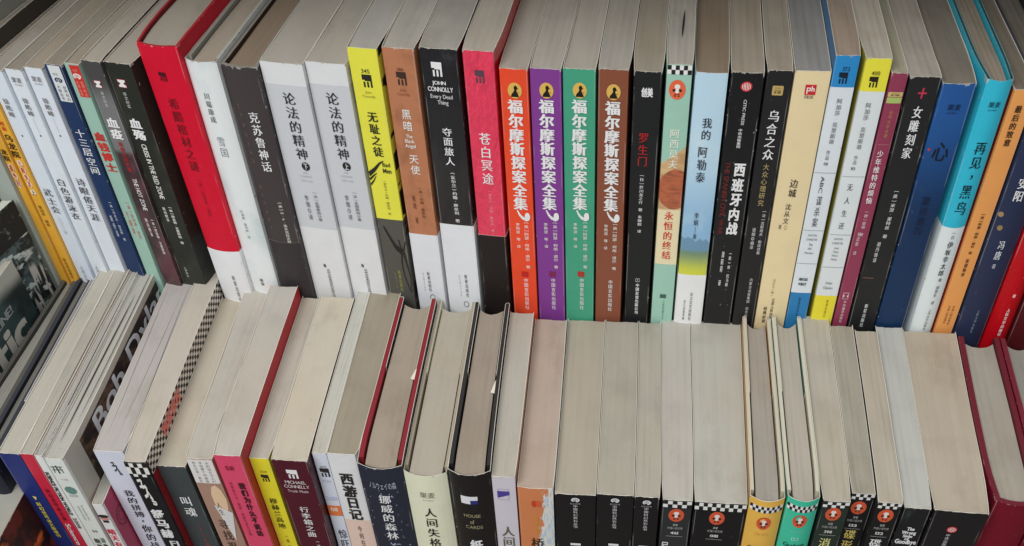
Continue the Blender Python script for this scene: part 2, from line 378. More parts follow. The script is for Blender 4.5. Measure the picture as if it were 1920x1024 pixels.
def build_book(name, label, cat, group, XL, XR, tanL, tanR, Y0, depth, z0, ztop, kw):
    """XL..XR the body at the spine plane; kw['sl'], kw['sr'] the visible spine corners"""
    seed = kw['seed']; rr = random.Random(seed)
    xc = (kw['sl'] + kw['sr']) / 2; th = math.atan((tanL + tanR) / 2)
    e = bpy.data.objects.new(name, None); COL.objects.link(e); e.empty_display_size = .02
    e.location = (xc, Y0, z0); e.rotation_euler = (0, 0, -th)
    e['label'] = label; e['category'] = cat
    if group: e['group'] = group
    ct, st = math.cos(-th), math.sin(-th)
    def loc(X, Y): dx, dy = X - xc, Y - Y0; return (dx * ct + dy * st, -dx * st + dy * ct)
    h = ztop - z0; hw = (kw['sr'] - kw['sl']) / 2 * math.cos(th)
    bulge = kw.get('bulge', .0003)
    surf = lambda x: -bulge * (1 - min(1., (x / hw) ** 2)) if bulge else 0.
    gap = .00026
    bl, br = kw.get('bowl', 0.), kw.get('bowr', 0.)
    def side(X, tan, bow, s, t):
        """point of the outer face at depth fraction t"""
        Y = Y0 + t * depth; xx = X + tan * (Y - Y0) + bow * math.sin(math.pi * min(1, t) ** .8) + s * gap
        return loc(xx, Y)
    rnd = {-1: kw.get('round', min(.032, .010 + 9 * max(0, kw['sl'] - XL))), 1: kw.get('round', min(.032, .010 + 9 * max(0, XR - kw['sr'])))}
    def wall(X, tan, bow, s, corner, T):
        out = []
        for t in T:
            x, y = side(X, tan, bow, s, t); k = max(0., 1 - t * depth / rnd[-s]) ** 1.5
            kk = max(0., 1 - t * depth / .035); y = y * (1 - kk) + t * depth * kk
            x = x * (1 - k) + corner * k; out.append((x, y))
        return out
    TT = [0, .012, .03, .055, .09, .15, .25, .4, .55, .7, .85, 1.]
    Lw = wall(XL, tanL, bl, 1, -hw, TT); Rw = wall(XR, tanR, br, -1, hw, TT)
    Lw[0] = (-hw, 0); Rw[0] = (hw, 0)
    sp = [(-hw + 2 * hw * i / 10, surf(-hw + 2 * hw * i / 10)) for i in range(11)]
    hc = kw['kind'] in ('hc', 'jacket')
    ov = .003 if hc else 0.
    ct_ = kw.get('board', .0019 if hc else .00035)
    pages = page_mat(kw['pages'], kw.get('stripe', .5), seed)
    rim = flat(kw.get('rim', (196, 192, 180)), .8)
    inner = flat(kw.get('inner', (190, 186, 176)), .7)
    outer = list(reversed(Lw)) + sp[1:-1] + Rw
    cov = cover_mat(kw['cover'], h, hw, [(fr_z0, fr_z1, *r) for (fr_z0, fr_z1, *r) in kw['zones']], kw.get('side'), kw.get('gloss', .4),
                    kw.get('wear', 1.), kw.get('pic'), None, seed, kw.get('cloth', False), kw.get('crinkle', 0))
    rag = kw.get('ragged', .00022)
    if kw['kind'] == 'jacket':
        # boards, then the paper jacket folded round their fore edges
        jt = .0003
        bm = flat(kw.get('boardc', (120, 20, 30)), .7)
        for (Wp, s) in ((Lw, 1), (Rw, -1)):
            pts = [(p[0] + s * (jt + .00012), p[1]) for p in Wp if p[1] > .002]
            me = ribbon('board', pts, ct_, 0, h - .0002, flip=(s > 0))
            link('board', me, [bm, bm, bm], e)
        path = []
        fl = kw.get('flap', .55)
        fin = ct_ + jt + .0005
        path += [(p[0] + fin, p[1]) for p, t in zip(Lw, TT) if t >= fl]
        bxl = Lw[-1]; path += [(bxl[0] + fin * .8, bxl[1] + .0012), (bxl[0] + fin * .4, bxl[1] + .0016), (bxl[0] + .0002, bxl[1] + .0010)]
        path += outer
        bxr = Rw[-1]; path += [(bxr[0] - .0002, bxr[1] + .0010), (bxr[0] - fin * .4, bxr[1] + .0016), (bxr[0] - fin * .8, bxr[1] + .0012)]
        path += [(p[0] - fin, p[1]) for p, t in reversed(list(zip(Rw, TT))) if t >= fl]
        c = link('dust_jacket', ribbon('dust_jacket', path, jt, 0, h + .0002, seed, rag), [cov, rim, inner], e)
        ins = ct_ + jt * 2 + .0011
        if fl > .2 and sum(kw['boardc']) < 250:
            for (Wp, s) in ((Lw, 1), (Rw, -1)):
                if rr.random() < .3: continue
                yf = depth * (fl - .01); xa = float(np.interp(yf, [p[1] for p in Wp], [p[0] for p in Wp])) + s * fin; q = rr.uniform(.0022, .0042)
                V_ = [(xa - s * .0003, yf + .012, h - .0012), (xa - s * .0003, yf - .001, h - .0004), (xa + s * q, yf + .001, h - .0022), (xa + s * .0006, yf + .010, h - .0018)]
                link('torn_flap', mesh('torn_flap', V_ + [(a_, b_, c_ - .0003) for a_, b_, c_ in V_], [(0, 1, 2, 3), (4, 7, 6, 5), (0, 4, 5, 1), (1, 5, 6, 2), (2, 6, 7, 3), (3, 7, 4, 0)]), flat((205, 200, 188), .8), e)
    else:
        c = link('cover', ribbon('cover', outer, ct_, 0, h, seed, rag), [cov, rim, inner], e)
        ins = ct_ + (.0005 if hc else .00006)
    # pages: a shallow grid on top, plain sides
    ph = h - (ov if hc else rr.uniform(.0003, .0011)); dp = 1. - (.0035 / depth if hc else .0008 / depth)
    nx = 9; V, F = [], []
    conc = .0045 if hc else 0.
    rows = [(t * dp) for t in TT]
    for j, t in enumerate(rows):
        a = wall(XL, tanL, bl, 1, -hw, [t])[0]; b = wall(XR, tanR, br, -1, hw, [t])[0]
        for i in range(nx):
            u = i / (nx - 1); x = (a[0] + ins) * (1 - u) + (b[0] - ins) * u; y = a[1] * (1 - u) + b[1] * u
            k = max(0, 1 - t * depth / .012)
            y += k * (surf(x) + ct_ + .0003)
            k2 = max(0, 1 - (1 - t / dp) / .12); y -= k2 * conc * (1 - (2 * u - 1) ** 2)
            wv = .00028 * math.sin(seed + 7 * u + 9 * t) + .00016 * math.sin(3 * seed + 23 * u)
            V.append((x, y, ph + (wv if j > 0 else 0)))
    nt = len(V)
    per = [i for i in range(nx)] + [nx * (j + 1) - 1 for j in range(1, len(rows))] + [nx * (len(rows) - 1) + i for i in range(nx - 2, -1, -1)] + [nx * j for j in range(len(rows) - 2, 0, -1)]
    for j in range(len(rows) - 1):
        for i in range(nx - 1):
            a = j * nx + i; F.append((a, a + 1, a + nx + 1, a + nx))
    for q in per: V.append((V[q][0], V[q][1], .001 if not hc else .003))
    for i in range(len(per)):
        k = (i + 1) % len(per); F.append((per[i], nt + i, nt + k, per[k]))
    F.append(tuple(nt + i for i in range(len(per) - 1, -1, -1)))
    pg = link('page_block', mesh('page_block', V, F), pages, e)
    fr = Frame(xc, Y0, z0, hw, kw['k'], surf)
    for bd in kw['bands']:
        zb0, zb1, col, *r = bd
        path = [(p[0] - .0003, p[1]) for p in reversed(Lw) if p[1] > .0001 and p[1] < depth * .97]
        path += [(p[0] * (1 + .0002 / hw), p[1] - .00035) for p in sp]
        path += [(p[0] + .0003, p[1]) for p in Rw if p[1] > .0001 and p[1] < depth * .97]
        me = ribbon('belly_band', path, .0002, zb0, zb1, seed + 1, 0)
        bmtl = cover_mat(col, zb1 + (.5 if True else 0), hw, [], None, .38, .5, r[0] if r else None, None, seed + 3)
        link('belly_band', me, [bmtl, rim, rim], e)
    for m in kw['marks']:
        add_mark(fr, m, c, .0006 if (kw['bands'] and m.get('y0', 0) > kw['band_py']) else .00022)
    if kw.get('extra'): kw['extra'](e, c, Lw, Rw, h, hw, depth)
    if kw.get('shr'):
        def walk(o):
            for ch in o.children:
                if ch.type == 'MESH':
                    for v in ch.data.vertices:
                        q = (hw - v.co.x) * kw['shr'] * (h - v.co.z) / h * max(0, 1 - v.co.y / .05); v.co.x += q
                walk(ch)
        walk(e)
    return e

def side_text(text, st, y0, y1, zt, zb, col, nm='title', up=True):
    def f(e, c, Lw, Rw, h, hw, depth):
        V, Fc = [], []; pen = 0.; pos = []
        for ch in text:
            if ch == ' ': pen += .34; continue
            a, b, _, _ = box(ch, st); pos.append((ch, pen - a)); pen += b - a + .07
        s1 = (y1 - y0) / pen; s2 = (zt - zb) / (.74 if not cjk(text[0]) else .95)
        ys = [p[1] for p in Rw]; xs = [p[0] for p in Rw]
        def mp(u, v, o): y = y0 + u * s1; return (float(np.interp(y, ys, xs)) + .00025 + o, y, h - zt + (v - .0) * s2 - (zt - zb) * 0 - (zb - zt) * 0)
        for ch, px in pos: glyph_at(V, Fc, ch, st, lambda u, v, o: mp(u + px, v, o))
        link(nm, mesh(nm, V, Fc), flat(col), c)
    return f
def slit_shades(lst):
    # flat dark slivers on the page tops, painted for the shade between parted pages (fraction across, y start, y end, half width)
    def f(e, c, Lw, Rw, h, hw, depth):
        yl = [p[1] for p in Lw]; xl = [p[0] for p in Lw]; yr_ = [p[1] for p in Rw]; xr_ = [p[0] for p in Rw]
        for (u, ya, yb, wd) in lst:
            V = []; N = 16
            for s_ in (1, -1):
                for i in range(N + 1):
                    y = ya + (yb - ya) * i / N; a = float(np.interp(y, yl, xl)); b = float(np.interp(y, yr_, xr_))
                    V.append((a + (b - a) * (u + .06 * math.sin(2.5 * i / N + u * 9)) + s_ * wd * math.sin(math.pi * (i + .02) / (N + .04)) ** .6, y, h + .0001))
            link('page_gap_shade', mesh('page_gap_shade', V, [(i, i + 1, N + 2 + i, N + 1 + i) for i in range(N)]), flat((40, 36, 32), .9), e)
    return f
def page_slit_shade(e, c, Lw, Rw, h, hw, depth):  # flat dark lens laid on the pages, painting the shade of a gap
    V = [(.0006 * math.sin(math.pi * i / 10) * s_ + .0008 * i / 10, .028 + .034 * i / 10, h + .00022) for s_ in (1, -1) for i in range(11)]
    link('page_gap_shade', mesh('page_gap_shade', V, [(i, i + 1, 12 + i, 11 + i) for i in range(10)]), flat((24, 20, 18), .9), e)
def side_ring(y0, zc, ry, rz, col):
    def f(e, c, Lw, Rw, h, hw, depth):
        ys = [p[1] for p in Rw]; xs = [p[0] for p in Rw]; V, Fc = [], []
        for k in (1., .55):
            for P in ring(0, 0, ry * k, rz * k, .88):
                b = len(V)
                for (u, v) in P: V.append((float(np.interp(y0 + u, ys, xs)) + .0003, y0 + u, h - zc + v))
                Fc.append((b, b + 1, b + 2, b + 3))
        link('ear_drawing', mesh('ear_drawing', V, Fc), flat(col), c)
    return f
# ------------------------------------------------------------------ rows
WH = (214, 218, 220); BK = (26, 26, 27)
ALL = []
def book(label, xl, xr, y, cover, pages, marks=(), back=None, **k):
    d = dict(label=label, xl=xl, xr=xr, y=y, cover=cover, pages=pages, marks=list(marks), back=back, kind='pb', dy=0., zp=[], bp=[])
    d.update(k); return d

def run_row(lst, Yrow, slope, zbase, depth, group):
    P = []
    for i, b in enumerate(lst):
        Y = Yrow + b['dy']; a = on_y(b['xl'], b['y'], Y); c = on_y(b['xr'], b.get('yr', b['y']), Y)
        z = (a[2] + c[2]) / 2; b['Y'] = Y; b['z'] = z; b['X'] = (a[0], c[0])
        def tan(x, xb, yb):
            p0 = on_z(x, b['y'], z); p1 = on_z(xb, yb, z); return (p1[0] - p0[0]) / (p1[1] - p0[1])
        if b['back']:
            xbl, xbr, yb = b['back']; b['tl'] = tan(b['xl'], xbl, yb); b['tr'] = tan(b['xr'], xbr, yb)
            b['d'] = on_z((xbl + xbr) / 2, yb, z)[1] - Y
        else:
            yb = b['y'] - 90
            b['tl'] = tan(b['xl'], b['xl'] + 90 * slope(b['xl'], b['y']), yb); b['tr'] = tan(b['xr'], b['xr'] + 90 * slope(b['xr'], b['y']), yb)
            b['d'] = depth
        if 'depth' in b: b['d'] = b['depth']
    n = len(lst); XB = [lst[0]['X'][0]]; TB = [lst[0]['tl']]; BW = [0]
    for i in range(n - 1):
        a, c = lst[i], lst[i + 1]; X = (a['X'][1] + c['X'][0]) / 2
        # bring both corners onto one plane
        Xa = a['X'][1] - a['tr'] * (a['Y'] - Yrow); Xc = c['X'][0] - c['tl'] * (c['Y'] - Yrow)
        XB.append((Xa + Xc) / 2); TB.append((a['tr'] + c['tl']) / 2); BW.append(random.uniform(-.0006, .0006))
        if abs(Xc - Xa) > .003 or Xc < Xa: print('GAP %d %.1f mm' % (i, (Xc - Xa) * 1000), a['label'][:30])
    XB.append(lst[-1]['X'][1]); TB.append(lst[-1]['tr']); BW.append(0)
    for i, b in enumerate(lst):
        XL = XB[i] + TB[i] * (b['Y'] - Yrow); XR = XB[i + 1] + TB[i + 1] * (b['Y'] - Yrow)
        sl = max(b['X'][0], XL + .0002); sr = min(b['X'][1], XR - .0002)
        k = (b['X'][1] - b['X'][0]) / (b['xr'] - b['xl'])
        xc = (sl + sr) / 2; zo = zbase
        zz = lambda py: z_at(py, xc, b['Y']) - zo
        kw = dict(b); kw['sl'], kw['sr'], kw['k'], kw['seed'] = sl, sr, k, 11 * i + int(1000 * zbase) % 97
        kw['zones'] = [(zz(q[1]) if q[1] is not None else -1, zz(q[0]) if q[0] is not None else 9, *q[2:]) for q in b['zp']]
        kw['bands'] = [(zz(q[1]) if q[1] is not None else .002, zz(q[0]), *q[2:]) for q in b['bp']]
        kw['band_py'] = min([q[0] for q in b['bp']] or [9999])
        kw['bowl'], kw['bowr'] = BW[i], BW[i + 1]
        if b.get('picf'): kw['pic'] = b['picf'](zz)
        kw['zz'] = zz
        e = build_book('book' if not b.get('mag') else 'magazine', b['label'], b.get('cat', 'book'), group, XL, XR, TB[i], TB[i + 1], b['Y'], b['d'], zbase, b['z'], kw)
        b['obj'] = e; b['XL'], b['XR'] = XL, XR
        print('%-28s z=%.3f w=%.1f d=%.0f' % (b['label'][:28], b['z'], (sr - sl) * 1000, b['d'] * 1000))

# --- printed pictures on covers
def pic_sky(zz):
    def f(n, col, x, y, z, h, hw):
        a, m1, m2, b = zz(330), zz(447), zz(470), zz(513)
        g = n.ramp(z, a + .02, a - .05); col = n.mix(n.math('MULTIPLY', g, .8), lin((176, 203, 228), KS), lin((120, 165, 200), KS))
        cl = n.noise(40, 3, (1, 1, .5)); col = n.mix(n.math('MULTIPLY', n.ramp(cl, .5, .7), .4), col, lin((205, 222, 236), KS))
        rid = n.math('ADD', z, n.math('MULTIPLY', n.math('SUBTRACT', n.noise(160, 3, (1, 1, 0)), .5), .02))
        col = n.mix(n.ramp(rid, m1 + .001, m1 - .001), col, lin((105, 140, 165), KS))
        gr = n.mix(n.ramp(z, m2, b), lin((110, 135, 110), KS), lin((196, 200, 70), KS))
        return n.mix(n.ramp(z, m2 + .002, m2 - .002), col, gr)
    return f
def pic_asimov(zz):
    def f(n, col, x, y, z, h, hw):
        ar, br, bb = zz(320), zz(398), zz(495)
        zw = n.math('ADD', z, n.math('MULTIPLY', n.math('SUBTRACT', n.noise(120, 3), .5), .012))
        zw = n.math('ADD', zw, n.math('MULTIPLY', x, .5))
        nb = n.math('MULTIPLY', n.math('SUBTRACT', n.noise(90, 3), .5), .35)
        top = n.math('ADD', z, n.math('MULTIPLY', x, -.9))
        m = n.math('MULTIPLY', n.ramp(n.math('ADD', top, n.math('MULTIPLY', nb, .01)), zz(292) + .001, zz(292) - .001), n.math('GREATER_THAN', z, bb))
        art = n.mix(n.ramp(n.noise(60, 4, (1, 1, 2)), .4, .65), lin((204, 172, 124), KS), lin((176, 140, 100), KS))
        zc, rr_ = (zz(318) + zz(392)) / 2, (zz(318) - zz(392)) / 2
        q = n.math('ADD', n.math('POWER', n.math('ABSOLUTE', n.math('DIVIDE', n.math('SUBTRACT', z, zc), rr_)), 2.), n.math('POWER', n.math('ABSOLUTE', n.math('DIVIDE', n.math('SUBTRACT', x, hw * .35), hw * 1.5)), 2.))
        br_ = n.mix(n.ramp(n.noise(140, 4, (1, 1, 3)), .38, .66), lin((176, 98, 68), KS), lin((142, 82, 60), KS))
        art = n.mix(n.ramp(n.math('ADD', q, nb), 1.04, .98), art, br_)
        art = n.mix(n.ramp(n.math('ADD', n.math('SUBTRACT', z, zz(393)), n.math('MULTIPLY', nb, .004)), .001, -.001), art, lin((222, 206, 168), KS))
        return n.mix(m, col, art)
    return f
def pic_marble(c1, c2, sc=50, lo=.45, hi=.6, top=None, bot=None, sv=(1, 1, .5)):
    def g(zz):
        def f(n, col, x, y, z, h, hw):
            a = n.mix(n.ramp(n.noise(sc, 4, sv, .55, (3.3, 1, 2)), lo, hi), lin(c1, KS), lin(c2, KS))
            fac = 1.0
            if top is not None: fac = n.ramp(z, zz(top) + .003, zz(top) - .003)
            if bot is not None: fac = n.math('MULTIPLY', fac, n.ramp(z, zz(bot) - .003, zz(bot) + .003)) if top is not None else n.ramp(z, zz(bot) - .006, zz(bot) + .006)
            return n.mix(fac, col, a)
        return f
    return g
def pic_specks(c, dens=.74, sc=260):
    def g(zz):
        def f(n, col, x, y, z, h, hw):
            s = n.math('MULTIPLY', n.ramp(n.noise(sc, 2, (1, 1, .6), .5), dens, dens + .02), 1.)
            s2 = n.ramp(n.noise(60, 2), .45, .6)
            return n.mix(n.math('MULTIPLY', s, s2), col, lin(c, KS))
        return f
    return g
def pic_feather(zz):
    def f(n, col, x, y, z, h, hw):
        s = n.math('ADD', n.math('MULTIPLY', x, 1 / hw), n.math('MULTIPLY', n.math('SUBTRACT', z, zz(985)), -8.))
        s = n.math('ADD', s, n.math('MULTIPLY', n.math('SUBTRACT', n.noise(1, 3, (500, 500, 120), .6), .5), 1.6))
        w_ = n.mix(n.ramp(n.noise(1, 3, (900, 900, 150)), .4, .6), lin((215, 208, 195), KS), lin((170, 190, 205), KS))
        return n.mix(n.ramp(s, .25, .38), col, w_)
    return f
def pic_check(zz):   # chequered right board and red stripe lower down
    def f(n, col, x, y, z, h, hw):
        sz = .0033
        a = n.math('FLOOR', n.math('DIVIDE', y, sz)); b = n.math('FLOOR', n.math('DIVIDE', n.math('SUBTRACT', z, h), sz))
        ck = n.math('GREATER_THAN', n.math('MODULO', n.math('ABSOLUTE', n.math('ADD', a, b)), 2.), .5)
        ch = n.mix(ck, lin((28, 28, 28), KS), lin((215, 213, 205), KS))
        m = n.math('GREATER_THAN', y, .0022)
        low = n.math('LESS_THAN', z, n.math('SUBTRACT', h - .017, 0.))
        red = n.mix(low, ch, lin((135, 25, 32), KS))
        return n.mix(m, col, red)
    return f

m_col = (34, 32, 30)
TEALP = (120, 108, 95)
# page tints as seen when evenly lit
PB = (176, 164, 146); PB2 = (168, 152, 130); PB3 = (182, 172, 158); PBR = (150, 126, 100)

back = [
 book('tall pale book at the far left end of the upper row', -190, -143, 120, (150, 150, 140), PB, kind='pb'),
 book('thin dark grey book in the upper row, second from its far left end', -127, -112, 150, (70, 66, 60), PB2),
 book('pale greenish book standing left of the two yellow books in the upper row', -103, -50, 180, (150, 158, 150), PB2),
 book('yellow book with red round labels, the left one of the two yellow books', -47, -27, 190, (205, 152, 50), PB2,
   [T('龙院', 278, 302, (40, 30, 20), 'bold', .5, nm='title'), S('disc', 306, 321, 11, (225, 200, 170), .5), S('disc', 321, 336, 11, (225, 200, 170), .5), S('disc', 336, 351, 11, (225, 200, 170), .5),
    T('番外回', 307, 350, (170, 40, 40), 'bold', .5, 8, nm='lettering')], gloss=.35),
 book('right one of the two yellow books, touching the white books, with pale round labels', -26, -3, 190, (214, 160, 54), PB2,
   [T('阿衰', 226, 245, (190, 50, 40), 'bold', .5), T('乌龙院', 250, 296, (40, 28, 18), 'bold', .5), S('disc', 299, 312, 12, (228, 205, 178), .5), S('disc', 312, 325, 12, (228, 205, 178), .5), S('disc', 325, 338, 12, (228, 205, 178), .5), S('disc', 338, 351, 12, (228, 205, 178), .5), S('disc', 354, 366, 12, (228, 205, 178), .5),
    T('七眼鬼灵', 299, 351, (190, 45, 40), 'bold', .5, 8, nm='lettering'), T('上', 354, 366, (60, 30, 20), 'bold', .5, 8, nm='lettering'), T('敖幼祥 编绘', 384, 424, (60, 45, 30), 'sans', .5, 8, nm='author_lettering'), T('新世纪出版社', 483, 522, (50, 35, 25), 'sans', .5, 7, nm='publisher_lettering')], gloss=.35),
 book('white book with thin grey lettering, leftmost of the three white books beside the yellow ones', -44 + 42, 4.5, 130, (202, 210, 220), PB,
   [T('徐皓峰', 183, 220, (120, 118, 118), 'song', .45), S('disc', 252, 256, 3, (90, 80, 80), .5), T('武士会', 352, 400, (95, 95, 100), 'song', .5), T('二〇二三版', 405, 438, (160, 162, 168), 'thin', .5, 8, nm='lettering'), T('人民文学', 497, 528, (110, 110, 115), 'thin', .5, 8, nm='publisher_lettering')]),
 book('white book with thin grey lettering, middle of the three white books beside the yellow ones', 5.5, 41, 130, (206, 213, 222), PB2,
   [H('果麦', 145, 155, 22, (120, 118, 120), 'song'), H('GUOMAI', 157, 160, 18, (150, 150, 150)), T('徐皓峰', 182, 218, (110, 108, 110), 'song', .5, nm='author_lettering'), S('line', 220, 248, .8, (190, 190, 195), .5, nm='rule'), S('disc', 252, 256, 3, (80, 70, 70), .5), T('白色游泳衣', 333, 412, (80, 80, 86), 'song', .5), T('人民文学', 497, 530, (100, 100, 105), 'thin', .4, 8, nm='publisher_lettering')]),
 book('right one of the three white books, thin grey lettering, against the navy spine', 42, 79.5, 127, (205, 211, 220), PB2,
   [H('果麦', 143, 153, 22, (125, 122, 122), 'song'), H('GUOMAI', 155, 158, 18, (150, 150, 150)), T('徐皓峰', 182, 218, (115, 110, 110), 'song', .5, nm='author_lettering'), S('line', 220, 248, .8, (190, 190, 195), .5, nm='rule'), S('disc', 252, 256, 3, (80, 70, 70), .5), T('诗眼倦天涯', 332, 414, (85, 85, 90), 'song', .55)]),
 book('navy blue book with a white label at the top of its spine', 80, 116, 121, (30, 50, 86), PB2,
   [S('rect', 122, 190, 25, (200, 204, 205), .53, nm='spine_label'), H('152', 136, 140, 10, (110, 110, 110)), S('swirl', 144, 155, 17, (28, 46, 84), .53, 2), T('世界科幻', 159, 188, (80, 80, 90), 'sans', .72, 7, nm='lettering'), T('大师丛书', 159, 188, (80, 80, 90), 'sans', .38, 7, nm='lettering'),
    T('十三层空间', 240, 327, (222, 222, 220), 'song', .55), T('[美]丹尼尔·加洛耶 著', 375, 450, (190, 195, 200), 'sans', .68, 6, nm='author_lettering'), T('胡纾译', 402, 445, (190, 195, 200), 'sans', .35, 6, nm='author_lettering')]),
 book('pale teal book with a red label and red title beside the navy spine', 118, 148, 119, (146, 180, 165), PB2,
   [S('rect', 121, 181, 20, (186, 50, 45), .66, nm='spine_label'), H('131', 128, 133, 9, (215, 120, 100), fx=.66), S('swirl', 136, 148, 17, (215, 205, 200), .62, 2), T('世界科幻', 150, 180, (225, 150, 130), 'sans', .8, 6, nm='lettering'), T('大师丛书', 150, 180, (225, 150, 130), 'sans', .5, 6, nm='lettering'),
    T('血钱博士', 245, 322, (190, 48, 44), 'black', .55), T('[美]菲利普·迪克', 375, 446, (190, 90, 80), 'sans', .7, 6, nm='author_lettering'), T('于娟译', 395, 440, (190, 90, 80), 'sans', .35, 6, nm='author_lettering')]),
 book('grey and dark maroon book with two bold white characters, right of the teal book', 149, 188.5, 114, (112, 112, 112), PB,
   [S('xlogo', 150, 164, 14, (165, 60, 60), .5, c2=[(225, 222, 220), (40, 36, 36)]), T('译文纪实', 170, 200, (190, 190, 190), 'sans', .55, 7, nm='lettering'), T('血疫', 218, 261, (232, 230, 228), 'black', .5), T('埃博拉的故事', 265, 322, (165, 40, 45), 'bold', .5, 10, nm='lettering'), R('THE HOT ZONE', 334, 394, 10, (205, 200, 200), 'bold', .55), T('[美]理查德·普雷斯顿', 408, 475, (205, 200, 200), 'bold', .7, 6, nm='author_lettering'), T('姚向辉译', 408, 444, (205, 200, 200), 'bold', .35, 6, nm='author_lettering')],
   picf=pic_marble((60, 48, 50), (92, 62, 66), 60, .4, .6, top=285), zp=[(None, 172, (70, 68, 68), .012)], gloss=.22),
 book('black book with two bold white characters and slanted white subtitle, left of the red one', 191, 246, 118, (40, 42, 38), PB,
   [S('xlogo', 148, 164, 17, (150, 40, 45), .45, c2=[(228, 226, 224), (30, 28, 28)]), T('译文纪实', 172, 203, (185, 185, 180), 'sans', .42, 8, nm='lettering'), T('血殇', 220, 263, (235, 234, 230), 'black', .42), R('CRISIS IN THE RED ZONE', 270, 373, 11, (205, 205, 198), 'bold', .45), T('[美]理查德·普雷斯顿 著', 385, 456, (205, 205, 198), 'bold', .62, 8, nm='author_lettering'), T('姚向辉译', 388, 416, (205, 205, 198), 'bold', .35, 7, nm='author_lettering'), T('上海译文', 500, 520, (190, 190, 185), 'sans', .35, 6, nm='publisher_lettering')],
   side=(52, 22, 26), gloss=.3, picf=pic_marble((40, 42, 38), (66, 66, 50), 30, .5, .75)),
 book('tall bright red hardback with a white lower band', 252, 335.5, 83, (196, 14, 44), PB,
   [S('mlogo', 132, 149, 15, (60, 10, 18), .45), T('希腊棺材之谜', 178, 318, (110, 10, 24), 'song', .5, 22), T('[美]埃勒里·奎因', 330, 402, (150, 14, 34), 'sans', .5, 9, nm='author_lettering'), T('新星出版社', 510, 560, (90, 90, 90), 'sans', .6, 8, nm='publisher_lettering')],
   kind='hc', board=.0016, bulge=.0022, rim=(150, 30, 40), inner=(120, 12, 26), bp=[(466, None, (214, 216, 218))], gloss=.42, wear=.4),
 book('white hardback with faint grey title between the red hardback and the dark one', 343, 407.5, 112, (212, 216, 216), PB2,
   [T('川端康成', 168, 226, (110, 118, 118), 'song', .45, 12, nm='author_lettering'), T('雪国', 250, 291, (120, 128, 130), 'thin', .5, 17), T('叶渭渠 唐月梅 译', 388, 442, (130, 136, 136), 'sans', .5, 7, nm='author_lettering'), T('南海', 516, 530, (30, 30, 30), 'song', .5, 8, nm='publisher_lettering')],
   kind='jacket', bulge=.003, boardc=(150, 150, 140), gloss=.5, wear=1.6, picf=pic_marble((212, 216, 216), (192, 202, 202), 35, .5, .7)),
 book('charcoal hardback with white title and worn edges, left of the two pale grey volumes', 410.5, 483, 122, (62, 55, 56), PBR,
   [T('克苏鲁神话', 203, 318, (228, 226, 220), 'song', .62, 20), T('[美]H·P·洛夫克拉夫特', 372, 450, (200, 198, 192), 'bold', .72, 8, nm='author_lettering'), T('CTHULHU  MYTHOS', 188, 432, (120, 100, 80), 'serif', .26, 6, .6, nm='lettering')],
   kind='hc', board=.0022, bulge=.0026, rim=(120, 116, 108), inner=(60, 36, 28), gloss=.5, bp=[(450, None, (50, 46, 47))], wear=1.8),
 book('pale grey volume with black title, left one of the matching pair', 484, 568, 118, (208, 209, 210), PB3,
   [T('论法的精神', 170, 300, (45, 45, 48), 'song', .52, 25), S('disc', 303, 319, 17, (34, 34, 36), .55), T('下', 304, 318, (215, 215, 215), 'bold', .55, 9, nm='volume_number'), H('THE', 321, 325, 10, (175, 177, 180)), H('L’ESPRIT', 328, 332, 26, (175, 177, 180)), H('DES LOIS', 336, 340, 24, (175, 177, 180)), T('[法]孟德斯鸠◎著', 357, 413, (105, 106, 110), 'song', .62, 9, nm='author_lettering'), T('李锴◎译', 365, 413, (105, 106, 110), 'song', .38, 9, nm='author_lettering'), S('swirl', 494, 502, 6, (60, 60, 60), .45), T('吉林出版集团股份有限公司', 503, 556, (80, 80, 84), 'sans', .52, 8, nm='publisher_lettering')],
   zp=[(159, 428, (189, 191, 195))], wear=.3),
 book('pale grey volume with black title, right one of the matching pair, beside the yellow spine', 570, 648.5, 118, (208, 209, 210), PB3,
   [T('论法的精神', 170, 300, (45, 45, 48), 'song', .52, 25), S('disc', 303, 319, 17, (34, 34, 36), .55), T('上', 304, 318, (215, 215, 215), 'bold', .55, 9, nm='volume_number'), H('THE', 321, 325, 10, (175, 177, 180)), H('L’ESPRIT', 328, 332, 26, (175, 177, 180)), H('DES LOIS', 336, 340, 24, (175, 177, 180)), T('[法]孟德斯鸠◎著', 357, 413, (105, 106, 110), 'song', .62, 9, nm='author_lettering'), T('李锴◎译', 365, 413, (105, 106, 110), 'song', .38, 9, nm='author_lettering'), S('swirl', 494, 502, 6, (60, 60, 60), .45), T('吉林出版集团股份有限公司', 503, 556, (80, 80, 84), 'sans', .52, 8, nm='publisher_lettering')],
   zp=[(159, 428, (189, 191, 195))], wear=.3),
 book('bright yellow book with black ink strokes and a dark grey foot', 649, 706, 90, (216, 212, 70), PB3,
   [H('345', 128, 136, 17, (60, 60, 40), 'sans', .52), S('mlogo', 139, 163, 19, m_col, .52), H('John', 169, 174, 13, (168, 165, 60), 'serif', .5), H('Connolly', 177, 182, 26, (168, 165, 60), 'serif', .5), T('无耻之徒', 208, 294, (38, 38, 30), 'bold', .5, 21), H('Bad', 303, 311, 16, (60, 60, 35), 'bold', .72), H('Men', 314, 323, 18, (60, 60, 35), 'bold', .72),
    S('claws', 300, 350, 36, (30, 30, 26), .32, 4), T('(爱尔兰)约翰·康奈利 著', 336, 402, (120, 118, 50), 'sans', .55, 7, nm='author_lettering'), S('wings', 425, 545, 46, (24, 22, 22), .62, 4), T('新星出版社', 505, 545, (150, 150, 70), 'sans', .55, 7, nm='publisher_lettering'), T('NEWSTAR', 510, 540, (150, 150, 70), 'thin', .38, 4, nm='publisher_lettering')],
